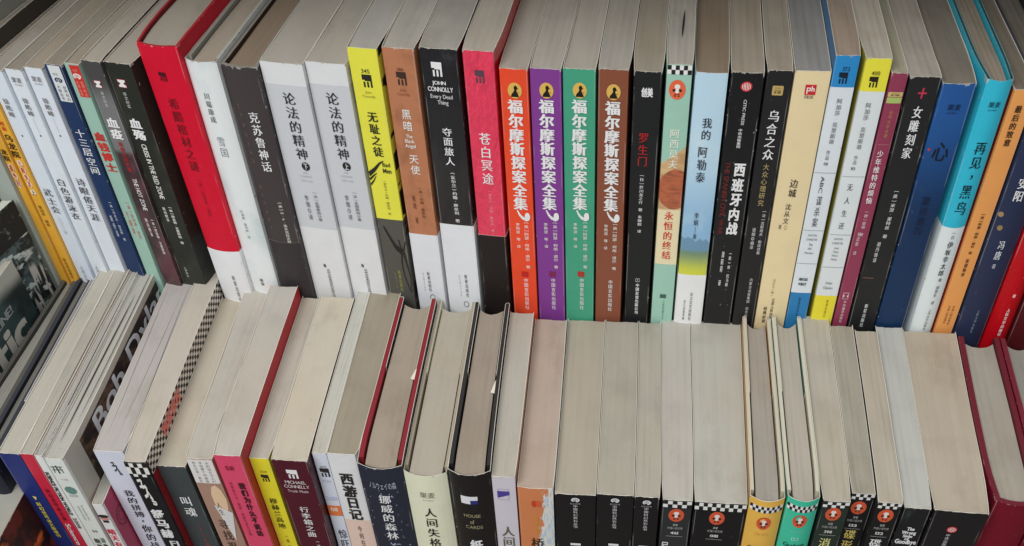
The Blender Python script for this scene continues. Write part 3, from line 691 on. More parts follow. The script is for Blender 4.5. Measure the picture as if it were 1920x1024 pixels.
   zp=[(411, None, (80, 78, 72))], picf=lambda zz: (lambda n, col, x, y, z, h, hw: n.mix(n.math('MULTIPLY', n.math('GREATER_THAN', y, .0016), n.ramp(n.noise(70, 2, (1, .4, 1)), .50, .53)), col, lin((30, 30, 22), KS)))),
 book('brown book with white title and a white foot, between the yellow and the black one', 714.5, 776, 90, (172, 114, 82), PB3,
   [H('386', 126, 132, 14, (110, 68, 50), 'sans', .5), S('mlogo', 134, 159, 19, (56, 38, 32), .5), H('John', 165, 170, 13, (150, 96, 66), 'serif', .5), H('Connolly', 173, 178, 26, (150, 96, 66), 'serif', .5), T('黑暗', 203, 246, (232, 222, 214), 'sans', .5, 20), H('The', 251, 258, 14, (225, 214, 204), 'bold', .5), H('Black', 260, 267, 20, (225, 214, 204), 'bold', .5), H('Angel', 269, 276, 22, (225, 214, 204), 'bold', .5), T('天使', 288, 327, (232, 222, 214), 'sans', .55, 20),
    T('(美)约翰·康奈利', 348, 408, (100, 62, 44), 'sans', .62, 8, nm='author_lettering'), T('韩晓 著', 365, 420, (100, 62, 44), 'sans', .35, 7, nm='author_lettering'), T('新星出版社', 508, 545, (70, 70, 74), 'sans', .5, 7, nm='publisher_lettering'), T('NEWSTAR', 510, 545, (90, 90, 94), 'thin', .3, 4, nm='publisher_lettering'), S('ring', 550, 562, 12, (70, 70, 74), .55, 1)],
   bp=[(439, None, (210, 212, 216))], picf=pic_marble((172, 114, 82), (150, 98, 70), 90, .45, .7)),
 book('black book with white emblem over English lettering and a white foot', 784, 857, 91, (36, 36, 39), PB3,
   [S('mlogo', 116, 143, 20, (225, 225, 225), .42), H('JOHN', 151, 158, 27, (225, 225, 225), 'bold', .45), H('CONNOLLY', 162, 171, 50, (225, 225, 225), 'bold', .47), H('Every Dead', 176, 184, 44, (200, 200, 202), 'serif', .48), H('Thing', 187, 195, 22, (200, 200, 202), 'serif', .5), T('夺面旅人', 237, 310, (228, 228, 226), 'song', .52, 20), T('(爱尔兰)约翰·康奈利 著', 320, 416, (205, 205, 205), 'bold', .55, 10, nm='author_lettering'), T('新星出版社', 512, 555, (70, 70, 74), 'sans', .62, 7, nm='publisher_lettering'), T('NEWSTAR', 514, 555, (90, 90, 94), 'thin', .42, 4, nm='publisher_lettering'), S('ring', 563, 574, 12, (70, 70, 74), .55, 1)],
   bp=[(421, None, (212, 214, 218))], gloss=.3, picf=pic_marble((32, 32, 35), (66, 66, 70), 45, .55, .75, bot=200), crinkle=.25),
 book('raspberry red book in crinkled plastic with a black foot', 866, 925, 95, (222, 60, 88), PB3,
   [S('mlogo', 131, 155, 18, (80, 62, 72), .5), T('苍白冥途', 246, 346, (235, 226, 224), 'song', .52, 24), T('(爱尔兰)约翰·康奈利 著', 355, 434, (225, 140, 150), 'sans', .55, 8, nm='author_lettering'), S('line', 436, 560, .7, (110, 110, 110), .42, 1, 'plastic_seam')],
   side=(196, 20, 34), bp=[(441, None, (34, 28, 27))], crinkle=1., gloss=.3),
]
def holmes(label, xl, xr, col, num, y=129, yo=0, sealc=None):
    W_ = (232, 228, 222); b = 1 + yo
    mk = [S('bust', 153 + b, 183 + b, 27, (208, 170, 84), .52, c2=[(24, 20, 18)]), T('福尔摩斯', 184 + b, 290 + b, W_, 'fat', .5, 29, 1.), T('探案全集', 290 + b, 392 + b, W_, 'fat', .52, 29, 1.), S('pipe', 391 + b, 411 + b, 26, W_, .62, 5), H(num, 399 + b, 407 + b, 8, (60, 30, 25), 'bold', .81, nm='volume_number'),
          T('[英]阿瑟·柯南·道尔 著', 412 + b, 501 + b, (222, 214, 206), 'sans', .70, 10, nm='author_lettering'), T('李艳波 等·译', 416 + b, 464 + b, (222, 214, 206), 'sans', .36, 9, nm='author_lettering'),
          T('中国言实出版社', 519 + b, 578 + b, (232, 226, 220), 'sans', .58, 10, nm='publisher_lettering')]
    if sealc: mk.append(S('rect', 507 + b, 517 + b, 15, sealc, .55, nm='seal'))
    return book(label, xl, xr, y, col, PB3, mk, gloss=.45, wear=.6)
back += [
 holmes('vermilion volume of the four matching books with gold disc emblems', 935.5, 989, (222, 72, 42), 'IV', sealc=(180, 30, 26)),
 holmes('purple volume of the four matching books with gold disc emblems', 993, 1052, (122, 58, 136), 'III', sealc=(120, 30, 80)),
 holmes('green volume of the four matching books with gold disc emblems', 1055, 1117, (66, 150, 120), 'II', sealc=(160, 50, 40)),
 holmes('brown volume of the four matching books with gold disc emblems', 1122, 1179, (128, 74, 54), 'I', y=130, yo=3),
 book('black book with a dark red title in the middle of the upper row', 1189, 1242, 134, (30, 31, 32), PB2,
   [H('创美', 165, 181, 22, (225, 225, 225), 'black', .5, 'emblem'), T('罗生门', 247, 312, (165, 34, 38), 'song', .45, 21), T('[日]芥川龙之介 著 朱娅姣 译', 325, 436, (210, 210, 210), 'song', .46, 9, nm='author_lettering'), S('ring', 521, 528, 5, (215, 215, 215), .44), S('ring', 521, 528, 5, (215, 215, 215), .54), T('中国友谊出版公司', 530, 588, (220, 220, 220), 'bold', .5, 8, nm='publisher_lettering')], gloss=.42),
 book('mint green book with an orange round badge and a band of black and white checks', 1251.5, 1299, 121, (150, 190, 172), PB3,
   [S('check6', 122, 139, 46, (222, 222, 216), .5, c2=[(28, 28, 28)]), S('badge', 149, 186, 32, (218, 98, 62), .46, c2=[(225, 220, 212), (30, 28, 28)]), T('阿西莫夫', 240, 316, (222, 222, 205), 'song', .5, 20, nm='author_lettering'), T('永恒的终结', 394, 486, (190, 50, 38), 'song', .5, 20), S('rect', 551, 558, 14, (60, 90, 85), .5, nm='publisher_label'), T('江苏凤凰文艺', 562, 598, (90, 120, 110), 'sans', .55, 5, nm='publisher_lettering')], picf=pic_asimov, wear=.4, extra=lambda *a: page_slit_shade(*a)),
 book('light blue book with a meadow picture low on its spine and a white foot band', 1304.6, 1366, 136, (176, 203, 228), PBR,
   [T('我的', 218, 262, (50, 55, 62), 'song', .5, 20), T('阿勒泰', 272, 342, (50, 55, 62), 'song', .45, 20), T('李娟', 396, 422, (60, 70, 80), 'song', .45, 10, nm='author_lettering'), S('line', 424, 436, .8, (60, 70, 80), .45), T('著', 436, 447, (60, 70, 80), 'song', .45, 8, nm='author_lettering'), T('长江文艺出版社', 545, 598, (60, 60, 64), 'sans', .55, 7, nm='publisher_lettering'), T('长江出版传媒', 560, 598, (60, 60, 64), 'sans', .32, 5, nm='publisher_lettering')],
   picf=pic_sky, bp=[(514, None, (218, 220, 222))], bulge=.0008, wear=.3),
 book('black scuffed book with a round red emblem and bold white title above red lettering', 1372, 1434, 136, (28, 28, 30), PB2,
   [S('citic', 152, 171, 22, (190, 44, 54), .5, c2=[(225, 205, 200)]), R('CITIC PRESS', 186, 234, 6, (190, 185, 185), 'bold', .52), T('中信出版集团', 240, 277, (205, 205, 205), 'bold', .48, 8, nm='publisher_lettering'), T('西班牙内战', 303, 440, (232, 232, 230), 'black', .62, 24), R('THE SPANISH CIVIL WAR', 303, 440, 10, (88, 30, 28), 'black', .22, 'subtitle'), T('(英)休·托马斯', 470, 536, (200, 200, 200), 'bold', .68, 6, nm='author_lettering'), T('周莉莉 译', 470, 536, (200, 200, 200), 'bold', .42, 6, nm='author_lettering')],
   wear=2.2, gloss=.3, picf=pic_specks((130, 140, 150), .70, 420)),
 book('black book with a small gold plaque, white title and gold subtitle', 1440, 1487.5, 132, (34, 33, 34), PB2,
   [S('plaque', 160, 178, 21, (180, 155, 95), .5, c2=[(110, 90, 50)]), T('乌合之众', 204, 300, (230, 230, 228), 'song', .5, 23), T('大众心理研究', 305, 386, (165, 148, 100), 'sans', .5, 13, nm='subtitle'), T('[法]古斯塔夫·勒庞◎著', 392, 476, (195, 195, 195), 'sans', .72, 8, nm='author_lettering'), T('语娴◎编译', 426, 467, (195, 195, 195), 'sans', .38, 8, nm='author_lettering'), T('内蒙古出版集团 远方出版社', 520, 606, (190, 190, 190), 'sans', .6, 7, nm='publisher_lettering')]),
 book('cream coloured book with a small red square emblem', 1491.7, 1559.6, 133, (220, 200, 158), (150, 146, 142),
   [S('phlogo', 158, 177, 21, (190, 36, 46), .5, c2=[(228, 220, 208)]), H('凤凰出版', 178, 184, 18, (90, 70, 60), 'sans', .48), T('边城', 334, 370, (45, 40, 35), 'song', .5, 17), T('沈从文', 380, 420, (90, 78, 60), 'song', .45, 13, nm='author_lettering'), S('ring', 422, 430, 6, (90, 78, 60), .48), T('著', 420, 430, (110, 96, 70), 'sans', .3, 7, nm='author_lettering'), T('沈从文(著)', 522, 556, (150, 132, 100), 'sans', .42, 7, nm='author_lettering'), T('江苏人民出版社', 558, 604, (70, 60, 50), 'bold', .5, 7, nm='publisher_lettering'), T('经典必读', 574, 605, (70, 60, 50), 'bold', .28, 8, nm='lettering')], wear=.4),
 book('white book with a blue head and blue foot, taller than the cream book beside it', 1568, 1614, 104, (208, 214, 218), (170, 146, 124),
   [H('372', 124, 132, 15, (20, 50, 90), 'serif', .52), S('mlogo', 135, 156, 17, (16, 28, 44), .45), T('阿加莎·克里斯蒂', 183, 270, (120, 122, 126), 'song', .5, 11, nm='author_lettering'), T('作品', 280, 300, (120, 122, 126), 'song', .45, 8), H('08', 303, 309, 9, (90, 92, 96), 'serif', .45), S('line', 323, 324, 44, (150, 154, 158), .5, nm='rule'), R('ABC', 330, 362, 8, (70, 74, 80), 'serif', .45), T('谋杀案', 365, 426, (80, 84, 90), 'song', .48, 12), S('line', 431, 432, 44, (150, 154, 158), .5, nm='rule'), H('AGATHA', 438, 442, 20, (120, 124, 128), 'serif', .5), H('CHRISTIE', 446, 450, 24, (120, 124, 128), 'serif', .5), H('The', 455, 460, 9, (110, 114, 118), 'serif', .5), H('ABC', 463, 467, 10, (110, 114, 118), 'serif', .5), H('Murders', 471, 475, 20, (110, 114, 118), 'serif', .5), S('line', 493, 494, 44, (150, 154, 158), .5, nm='rule'),
    H('HERCULE', 520, 525, 20, (50, 54, 58), 'black', .48), H('POIROT', 529, 534, 18, (50, 54, 58), 'black', .48), T('新星出版社', 556, 592, (20, 60, 110), 'sans', .5, 6, nm='publisher_lettering')],
   zp=[(None, 163.5, (42, 128, 186)), (548.5, None, (44, 118, 170))], side=(70, 110, 150)),
 book('white book with a yellow head and yellow foot', 1625, 1674, 109.5, (208, 213, 214), PB3,
   [H('400', 132, 140, 17, (80, 74, 20), 'serif', .48), S('mlogo', 143, 163, 17, (30, 28, 18), .45), T('阿加莎·克里斯蒂', 191, 280, (125, 126, 128), 'song', .46, 11, nm='author_lettering'), T('作品', 290, 308, (125, 126, 128), 'song', .42, 8), H('10', 312, 318, 9, (90, 92, 96), 'serif', .42), S('line', 330, 331, 46, (150, 154, 158), .5, nm='rule'), T('无人生还', 338, 434, (85, 88, 92), 'song', .46, 12, .55), S('line', 439, 440, 46, (150, 154, 158), .5, nm='rule'), H('AGATHA', 445, 449, 20, (120, 124, 128), 'serif', .46), H('CHRISTIE', 453, 457, 24, (120, 124, 128), 'serif', .46), H('And', 462, 466, 10, (110, 114, 118), 'serif', .46), H('Then', 469, 473, 12, (110, 114, 118), 'serif', .46), H('Were', 476, 480, 14, (110, 114, 118), 'serif', .46), H('None', 483, 487, 13, (110, 114, 118), 'serif', .46), S('line', 500, 501, 46, (150, 154, 158), .5, nm='rule'),
    H('Other', 527, 532, 16, (110, 114, 118), 'serif', .48), H('Classics', 536, 541, 22, (110, 114, 118), 'serif', .48), T('新星出版社', 560, 594, (140, 120, 30), 'sans', .6, 6, nm='publisher_lettering')],
   zp=[(None, 171.5, (226, 210, 62)), (554, None, (228, 206, 56))], side=(168, 154, 56)),
 book('narrow plum coloured book with a small gold and green label', 1672.5, 1704, 137, (136, 56, 80), (170, 160, 134),
   [S('plaque', 172, 181, 28, (190, 170, 110), .5, c2=[(120, 90, 60)]), S('rect', 182, 193, 28, (160, 178, 100), .5, nm='spine_label'), T('世界文学名著', 206, 258, (170, 120, 80), 'sans', .5, 8, nm='lettering'), S('line', 270, 271, 22, (170, 110, 110), .5, nm='rule'), T('少年维特的烦恼', 280, 382, (226, 216, 214), 'song', .45, 13), T('[德]歌德 著', 393, 442, (205, 180, 185), 'song', .5, 8, nm='author_lettering'), T('杨武能 译', 434, 478, (205, 180, 185), 'song', .35, 7, nm='author_lettering'), S('xlogo', 548, 560, 13, (205, 180, 185), .45, c2=[(136, 56, 80), (215, 200, 200)]), T('中央编译出版社', 562, 604, (215, 195, 198), 'sans', .5, 7, nm='publisher_lettering')]),
 book('black book with a pinkish red cross at its head, right of the plum one', 1707.5, 1767, 144, (34, 34, 35), PB3,
   [S('cross', 164, 184, 17, (190, 50, 80), .5), T('女雕刻家', 196, 298, (225, 224, 220), 'song', .5, 20), T('[英]米涅·渥特丝 著', 354, 446, (205, 205, 202), 'song', .5, 10, nm='author_lettering'), T('胡丹锋译', 452, 492, (195, 195, 192), 'song', .36, 8, nm='author_lettering'), T('新星出版社', 568, 612, (210, 210, 208), 'song', .5, 8, nm='publisher_lettering'), S('line', 520, 521.2, 24, (120, 80, 76), .3, nm='scratch')], gloss=.45, wear=1.5),
 book('deep blue book with one large black character near the cyan book', 1768, 1832, 156, (36, 82, 142), (140, 126, 108),
   [H('果麦', 194, 205, 27, (18, 34, 70), 'song', .52), H('GUOMAI', 208, 211, 20, (20, 44, 84)), T('心', 262, 302, (16, 18, 28), 'song', .5, 34, 1.), S('disc', 277, 282, 5, (190, 50, 60), .12), T('夏目漱石', 366, 440, (14, 28, 58), 'song', .5, 20, nm='author_lettering')],
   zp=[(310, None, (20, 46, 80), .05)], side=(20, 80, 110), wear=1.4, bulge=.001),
 book('bright cyan hardback with large black title and a white lower half', 1851, 1901, 148, (48, 172, 196), (150, 136, 118),
   [H('果麦', 187, 197, 24, (20, 60, 80), 'song', .52), H('GUOMAI', 200, 203, 18, (20, 90, 110)), T('再见，', 260, 340, (16, 34, 44), 'song', .52, 24), T('黑鸟', 340, 400, (16, 34, 44), 'song', .5, 24), T('[日]', 428, 452, (90, 96, 98), 'song', .55, 8, nm='author_lettering'), T('伊坂幸太郎', 448, 513, (50, 54, 58), 'song', .55, 13, nm='author_lettering'), T('著 周翠生 译', 516, 566, (90, 94, 96), 'song', .6, 8, nm='author_lettering'), T('上海文艺出版社', 574, 614, (80, 84, 86), 'sans', .6, 7, nm='publisher_lettering')],
   kind='jacket', boardc=(22, 72, 84), board=.0012, bulge=.0026, zp=[(423, None, (206, 214, 214))], flap=.0, inner=(28, 90, 104), rim=(110, 150, 150), wear=.8),
 book('orange book with black title between the cyan and the dark blue spines', 1903, 1944, 168, (226, 150, 84), (130, 116, 98),
   [T('最后的致意', 196, 274, (50, 36, 26), 'bold', .45, 14), T('[英]阿瑟·柯南·道尔 著', 398, 476, (90, 56, 34), 'bold', .5, 8, nm='author_lettering'), T('张雅琳译', 484, 518, (90, 56, 34), 'bold', .5, 8, nm='author_lettering'), T('天津人民出版社', 572, 608, (110, 66, 38), 'sans', .62, 6, nm='publisher_lettering'), T('天津人民出版社', 572, 606, (110, 66, 38), 'sans', .38, 6, nm='publisher_lettering')], side=(150, 40, 36)),
 book('dark navy hardback with white title and gold dots, right of the orange book', 1948, 2016, 172, (38, 46, 72), (120, 110, 96),
   [T('安阳', 326, 374, (222, 224, 226), 'song', .42, 20), S('blob', 394, 404, 11, (150, 124, 84), .12), S('blob', 418, 428, 11, (140, 114, 78), .22), T('冯唐', 444, 482, (205, 208, 212), 'song', .45, 14, nm='author_lettering'), T('著', 488, 498, (180, 184, 190), 'song', .45, 8, nm='author_lettering'), T('人民文学出版社', 574, 618, (130, 140, 150), 'sans', .5, 6, nm='publisher_lettering')], kind='hc', bulge=.003, board=.0018, rim=(50, 50, 60), inner=(36, 36, 40), wear=.4),
 book('rounded red hardback with small white characters down its spine at the right edge', 2018, 2072, 176, (172, 10, 22), (120, 110, 96),
   [S('rect', 544, 550, 6, (225, 170, 170), .5, nm='seal'), T('人民文学出版社', 570, 622, (235, 220, 220), 'song', .5, 8, nm='publisher_lettering'), T('是', 500, 515, (235, 220, 220), 'song', .7, 12)], kind='hc', bulge=.004, board=.0018, rim=(120, 10, 20), inner=(110, 12, 20), gloss=.25, wear=.2),
 book('dark wine red hardback at the far right end of the upper row', 2074, 2150, 180, (74, 22, 26), (120, 110, 96), [], kind='hc', bulge=.004, board=.0018, rim=(70, 22, 26), inner=(60, 22, 26), gloss=.3, wear=.2),
]
# white book 1 starts left of the picture
back[5]['xl'] = -32; back[5]['shr'] = 0; back[12]['shr'] = .15

FP = (186, 178, 164); FP2 = (176, 166, 148); FP3 = (192, 187, 178); FPB = (164, 150, 128); FPK = (184, 168, 156)
OR_ = (198, 84, 52)
BDG = [(218, 212, 205), (28, 26, 26)]
def dook(num, top, fx=.5, y=0):
    return [S('badge', top, top + 24, 30, OR_, fx, c2=BDG), H('读客', top + 28, top + 32, 10, (180, 180, 176), fx=fx), H('外国小说文库', top + 34, top + 38, 30, (160, 160, 156), fx=fx), H(num, top + 42, top + 47, 16, (205, 205, 200), 'bold', fx=fx), S('line', top + 51, top + 51.7, 32, (150, 150, 148), fx, nm='rule')]
FW = -.015     # the magazines at the left stand a little forward
front = [
 book('navy blue magazine with small yellow lettering, first of the front magazines', -4, 35.5, 850, (34, 46, 106), (186, 181, 166),
   [S('tri', 929, 937, 7, (215, 205, 110), .5), T('科幻世界', 940, 972, (205, 192, 70), 'black', .5, 9), T('译文版增刊', 972, 1006, (205, 192, 70), 'black', .5, 9)], back=(216, 240, 457), mag=1, cat='magazine', dy=FW, wear=.5),
 book('red magazine spine between the navy and the white magazines', 36.5, 61.5, 851, (186, 40, 62), (176, 166, 148),
   [T('科幻世界译文版', 915, 975, (120, 20, 34), 'bold', .5, 8), R('Science Fiction', 981, 1060, 10, (228, 205, 205), 'bold', .5)], back=(240, 270, 457), mag=1, cat='magazine', dy=FW, wear=.5, stripe=1., side=(176, 160, 148)),
 book('narrow white magazine with a black English title running down its spine', 63, 80, 854, (214, 216, 212), (176, 170, 162),
   [R('SCIENCE FICTION WORLD', 884, 965, 7, (50, 50, 50), 'black', .42, 'title'), R('2008', 970, 990, 7, (90, 90, 90), 'bold', .5)], back=(270, 286, 459), mag=1, cat='magazine', dy=FW, wear=.5, stripe=1.2),
 book('white magazine with a green patch on its spine and a dark picture cover', 81.5, 116, 860, (210, 214, 208), (184, 178, 166),
   [S('goat', 872, 887, 22, (60, 76, 76), .42), H('一个故事', 896, 900, 16, (190, 170, 160), 'sans', .45), S('blob', 911, 926, 22, (96, 132, 122), .5, nm='picture'), H('科幻世界', 927, 931, 16, (110, 130, 125), fx=.5), R('The Second Best Story', 945, 975, 4, (130, 135, 132), 'sans', .62), R('Science Fiction', 948, 975, 4, (130, 135, 132), 'sans', .4), H('04', 992, 997, 10, (110, 112, 110), 'serif', .55), T('鲍勃·迪伦', 1008, 1060, (70, 74, 72), 'bold', .35, 12, nm='title'), T('诗歌专号', 1006, 1050, (60, 76, 64), 'bold', .72, 9, nm='subtitle')],
   back=(286, 322, 462), mag=1, cat='magazine', dy=FW, wear=.4, side=(178, 174, 162), stripe=1.2),
 book('low white and pink booklet with an inked eye and red characters, sunk between taller spines', 172.6, 191, 946, (214, 214, 214), (176, 170, 158),
   [S('eye', 958, 980, 19, (40, 36, 40), .5, c2=[(190, 130, 120)]), T('晴天有时下猪', 990, 1060, (196, 30, 56), 'bold', .5, 15)], side=(170, 62, 92), depth=.15, dy=FW, wear=.2, stripe=1.2),
 book('lavender white book with a column of black characters, beside the chequered one', 175.5, 229, 846, (202, 206, 224), (180, 172, 168),
   [S('scrawl', 866, 889, 14, (50, 54, 60), .5), T('我的拼搏，', 917, 982, (44, 46, 54), 'song', .5, 19), T('你的战斗', 982, 1044, (44, 46, 54), 'song', .5, 19)], back=(325, 370, 519), wear=.3, stripe=1.3),
 book('black book with a chequered head and chequered right cover', 231.5, 274, 866, (28, 28, 30), (196, 184, 166),
   [S('check5', 868, 883, 40, (218, 216, 210), .5, c2=[(26, 26, 26)]), S('check5', 883, 893, 40, (26, 26, 28), .5, c2=[(218, 216, 210)]), S('scrawl', 899, 945, 20, (218, 216, 212), .42), T('舒马赫', 953, 1008, (228, 228, 226), 'black', .45, 24), H('F1', 1012, 1022, 18, (205, 205, 205), 'bold', .6)], back=(376, 416, 503), dy=-.009, picf=pic_check, wear=.5),
 book('charcoal book with two white characters over small red lettering', 292, 346, 874, (62, 68, 70), (188, 178, 158),
   [T('叫魂', 928, 968, (222, 224, 222), 'song', .5, 22, .9), T('1768年中国妖术', 978, 1060, (165, 60, 56), 'sans', .6, 7, nm='subtitle')], back=(418, 459, 557), side=(40, 42, 44), wear=.6),
 book('brown and white collage book standing left of the pink one', 348.5, 396.5, 860, (160, 128, 112), (184, 178, 166),
   [S('rect', 861, 905, 46, (214, 212, 208), .5, nm='printed_label'), T('有生以来一直在', 864, 904, (90, 90, 96), 'thin', .25, 7, nm='lettering'), T('寻找那个叫做故', 864, 904, (90, 90, 96), 'thin', .5, 7, nm='lettering'), T('乡的地方与人们', 864, 904, (90, 90, 96), 'thin', .75, 7, nm='lettering'), S('blob', 908, 962, 26, (216, 186, 152), .68, nm='picture'), S('tri', 946, 1012, 40, (206, 206, 204), .78, 3, 'picture'), T('人生', 940, 965, (120, 96, 80), 'song', .55, 11, nm='lettering'), T('寻找祖国', 972, 1052, (70, 56, 50), 'song', .42, 19)], back=(469, 512, 533), wear=.5),
 book('bright pink book with black characters down its spine and a red right cover', 400, 450, 854, (206, 72, 102), (184, 178, 168),
   [H('乐府', 873, 881, 17, (130, 30, 50), 'bold', .45, 'emblem'), T('我们为什么不说话', 903, 1004, (46, 20, 28), 'black', .66, 13), T('动物的行为、情感、思维与非凡才能', 903, 1004, (140, 36, 56), 'sans', .26, 6, .95, nm='subtitle')], back=(514, 560, 535), dy=-.005, side=(176, 34, 46), wear=.4),
 book('yellow book with a black flag emblem in the front row', 466, 502.5, 859, (236, 208, 50), (184, 172, 154),
   [H('328', 881, 885, 13, (150, 130, 30), fx=.52), S('mlogo', 889, 902, 14, (40, 38, 24), .5), T('穆赫兰高地', 932, 990, (60, 54, 22), 'song', .5, 15), T('(美)迈克尔', 1000, 1050, (130, 112, 30), 'sans', .55, 7, nm='author_lettering')], back=(566, 601, 556), dy=.004, wear=.5),
 book('dark maroon book with a white flag emblem and white title', 509, 574.7, 863, (76, 22, 36), (192, 182, 162),
   [S('mlogo', 880, 896, 20, (226, 222, 220), .48), H('MICHAEL', 900, 906, 40, (205, 190, 190), 'serif', .5), H('CONNELLY', 908, 914, 48, (205, 190, 190), 'serif', .5), H('Trunk Music', 917, 922, 40, (195, 175, 175), 'serif', .5), T('行李箱之曲', 948, 1006, (226, 220, 218), 'song', .5, 18), T('(美)迈克尔', 1010, 1060, (205, 195, 195), 'sans', .6, 8, nm='author_lettering')], back=(603, 665, 556), gloss=.3, wear=1.4,
   side=(60, 22, 30)),
 book('narrow white book with an orange tag and black flag emblem on its spine', 585, 611.5, 850, (204, 208, 220), (188, 182, 168),
   [H('399', 872, 876, 13, (140, 140, 150), fx=.55), S('mlogo', 877, 893, 17, (40, 38, 40), .55), H('我的', 899, 903, 18, (185, 185, 200), fx=.5), H('日本推理', 930, 938, 22, (180, 184, 210), fx=.5), S('rect', 947, 966, 26, (216, 116, 66), .5, nm='spine_label'), H('08', 950, 957, 14, (230, 215, 205), 'bold', .5), T('惊吓馆', 990, 1046, (80, 80, 90), 'song', .6, 17)], back=(670, 693, 547), dy=.008, wear=.4),
 book('white book with large square black title and tanned page edges', 612, 664.5, 851, (216, 216, 216), (160, 146, 122),
   [T('西游日记', 886, 974, (34, 32, 32), 'black', .5, 26, 1.), T('今何在◎作品', 984, 1060, (90, 70, 66), 'sans', .5, 9, nm='author_lettering')], zp=[(974.5, None, (222, 192, 178))], back=(697, 747, 537), dy=.008, wear=.4, round=.004),
 book('midnight blue speckled hardback with white title and dark red boards', 670, 753, 870, (38, 42, 56), (166, 148, 128),
   [H('ノルウェイの森', 896, 908, 52, (165, 170, 180), 'sans', .5, 'subtitle'), T('挪威的森林', 917, 1002, (226, 226, 228), 'song', .5, 24), T('(电影纪念版)', 1005, 1070, (190, 192, 198), 'sans', .6, 9, nm='lettering')],
   kind='jacket', bulge=.0042, back=(756, 813, 560), boardc=(118, 20, 32), board=.0030, flap=.5, picf=pic_specks((150, 160, 180), .66, 330), inner=(150, 130, 120), wear=1.2),
 book('cream hardback with four black characters, right of the midnight blue one', 757, 837, 884, (216, 216, 190), (178, 166, 146),
   [H('果麦', 914, 924, 30, (130, 130, 112), 'song', .5, 'emblem'), H('GUOMAI', 927, 929, 22, (150, 150, 132)), T('人间失格', 941, 1016, (34, 32, 28), 'song', .5, 24)],
   kind='jacket', bulge=.0042, back=(828, 884, 567), boardc=(150, 140, 122), board=.0018, flap=.5, inner=(186, 182, 160), wear=.8),
 book('black hardback with a white and blue rectangle and gold English lettering', 840, 919.5, 881, (26, 25, 26), (164, 148, 130),
   [S('flag', 920, 934, 32, (214, 214, 218), .45, c2=[(36, 44, 110)]), H('HOUSE', 953, 959, 33, (150, 144, 110), 'sans', .48), H('of', 963, 971, 9, (150, 144, 110), 'serif', .46), H('CARDS', 974, 980, 34, (150, 144, 110), 'sans', .5), T('纸牌屋', 1000, 1060, (214, 214, 226), 'black', .5, 26)],
   kind='jacket', bulge=.0046, back=(898, 953, 570), boardc=(34, 32, 32), board=.0024, flap=.45, inner=(60, 56, 54), gloss=.3, wear=1.6),
 book('pale lilac book with a small purple emblem', 921.5, 965, 894, (198, 192, 200), (178, 170, 156),
   [S('plate', 911, 941, 30, (176, 172, 190), .45, c2=[(70, 60, 140)]), T('人间', 985, 1024, (86, 90, 60), 'song', .52, 26, 1.), T('词话', 1026, 1064, (86, 90, 60), 'song', .52, 26, 1.)], back=(960, 1001, 585), side=(170, 120, 100), wear=.6),
 book('orange book with a white feathered picture spreading over its spine', 970, 1036.8, 914, (196, 122, 78), (180, 158, 140),
   [S('disc', 936, 948, 10, (190, 60, 40), .45, 2), S('disc', 936, 948, 10, (200, 90, 50), .58, 2), T('日本文学', 964, 1000, (205, 150, 60), 'bold', .50, 9, nm='lettering'), T('桥上', 1004, 1050, (50, 34, 28), 'song', .5, 27)], picf=pic_feather, back=(1004, 1062, 598), bulge=.001, wear=.8),
]
def basis(label, xl, xr, y, bk, extra=()):
    fx = .5
    return book(label, xl, xr, y, (24, 24, 26), (176, 166, 146), [S('swirl', y + 5, y + 14, 17, (210, 212, 214), fx), H('科幻世界', y + 15, y + 18, 20, (150, 150, 150)), T('中国科幻基石丛书', y + 18, y + 62, (190, 192, 192), 'sans', fx, 9, nm='lettering'), T('三体', y + 86, y + 146, (226, 228, 228), 'black', .5, 24)] + list(extra), back=bk, gloss=.25, wear=.7, ragged=.0003)
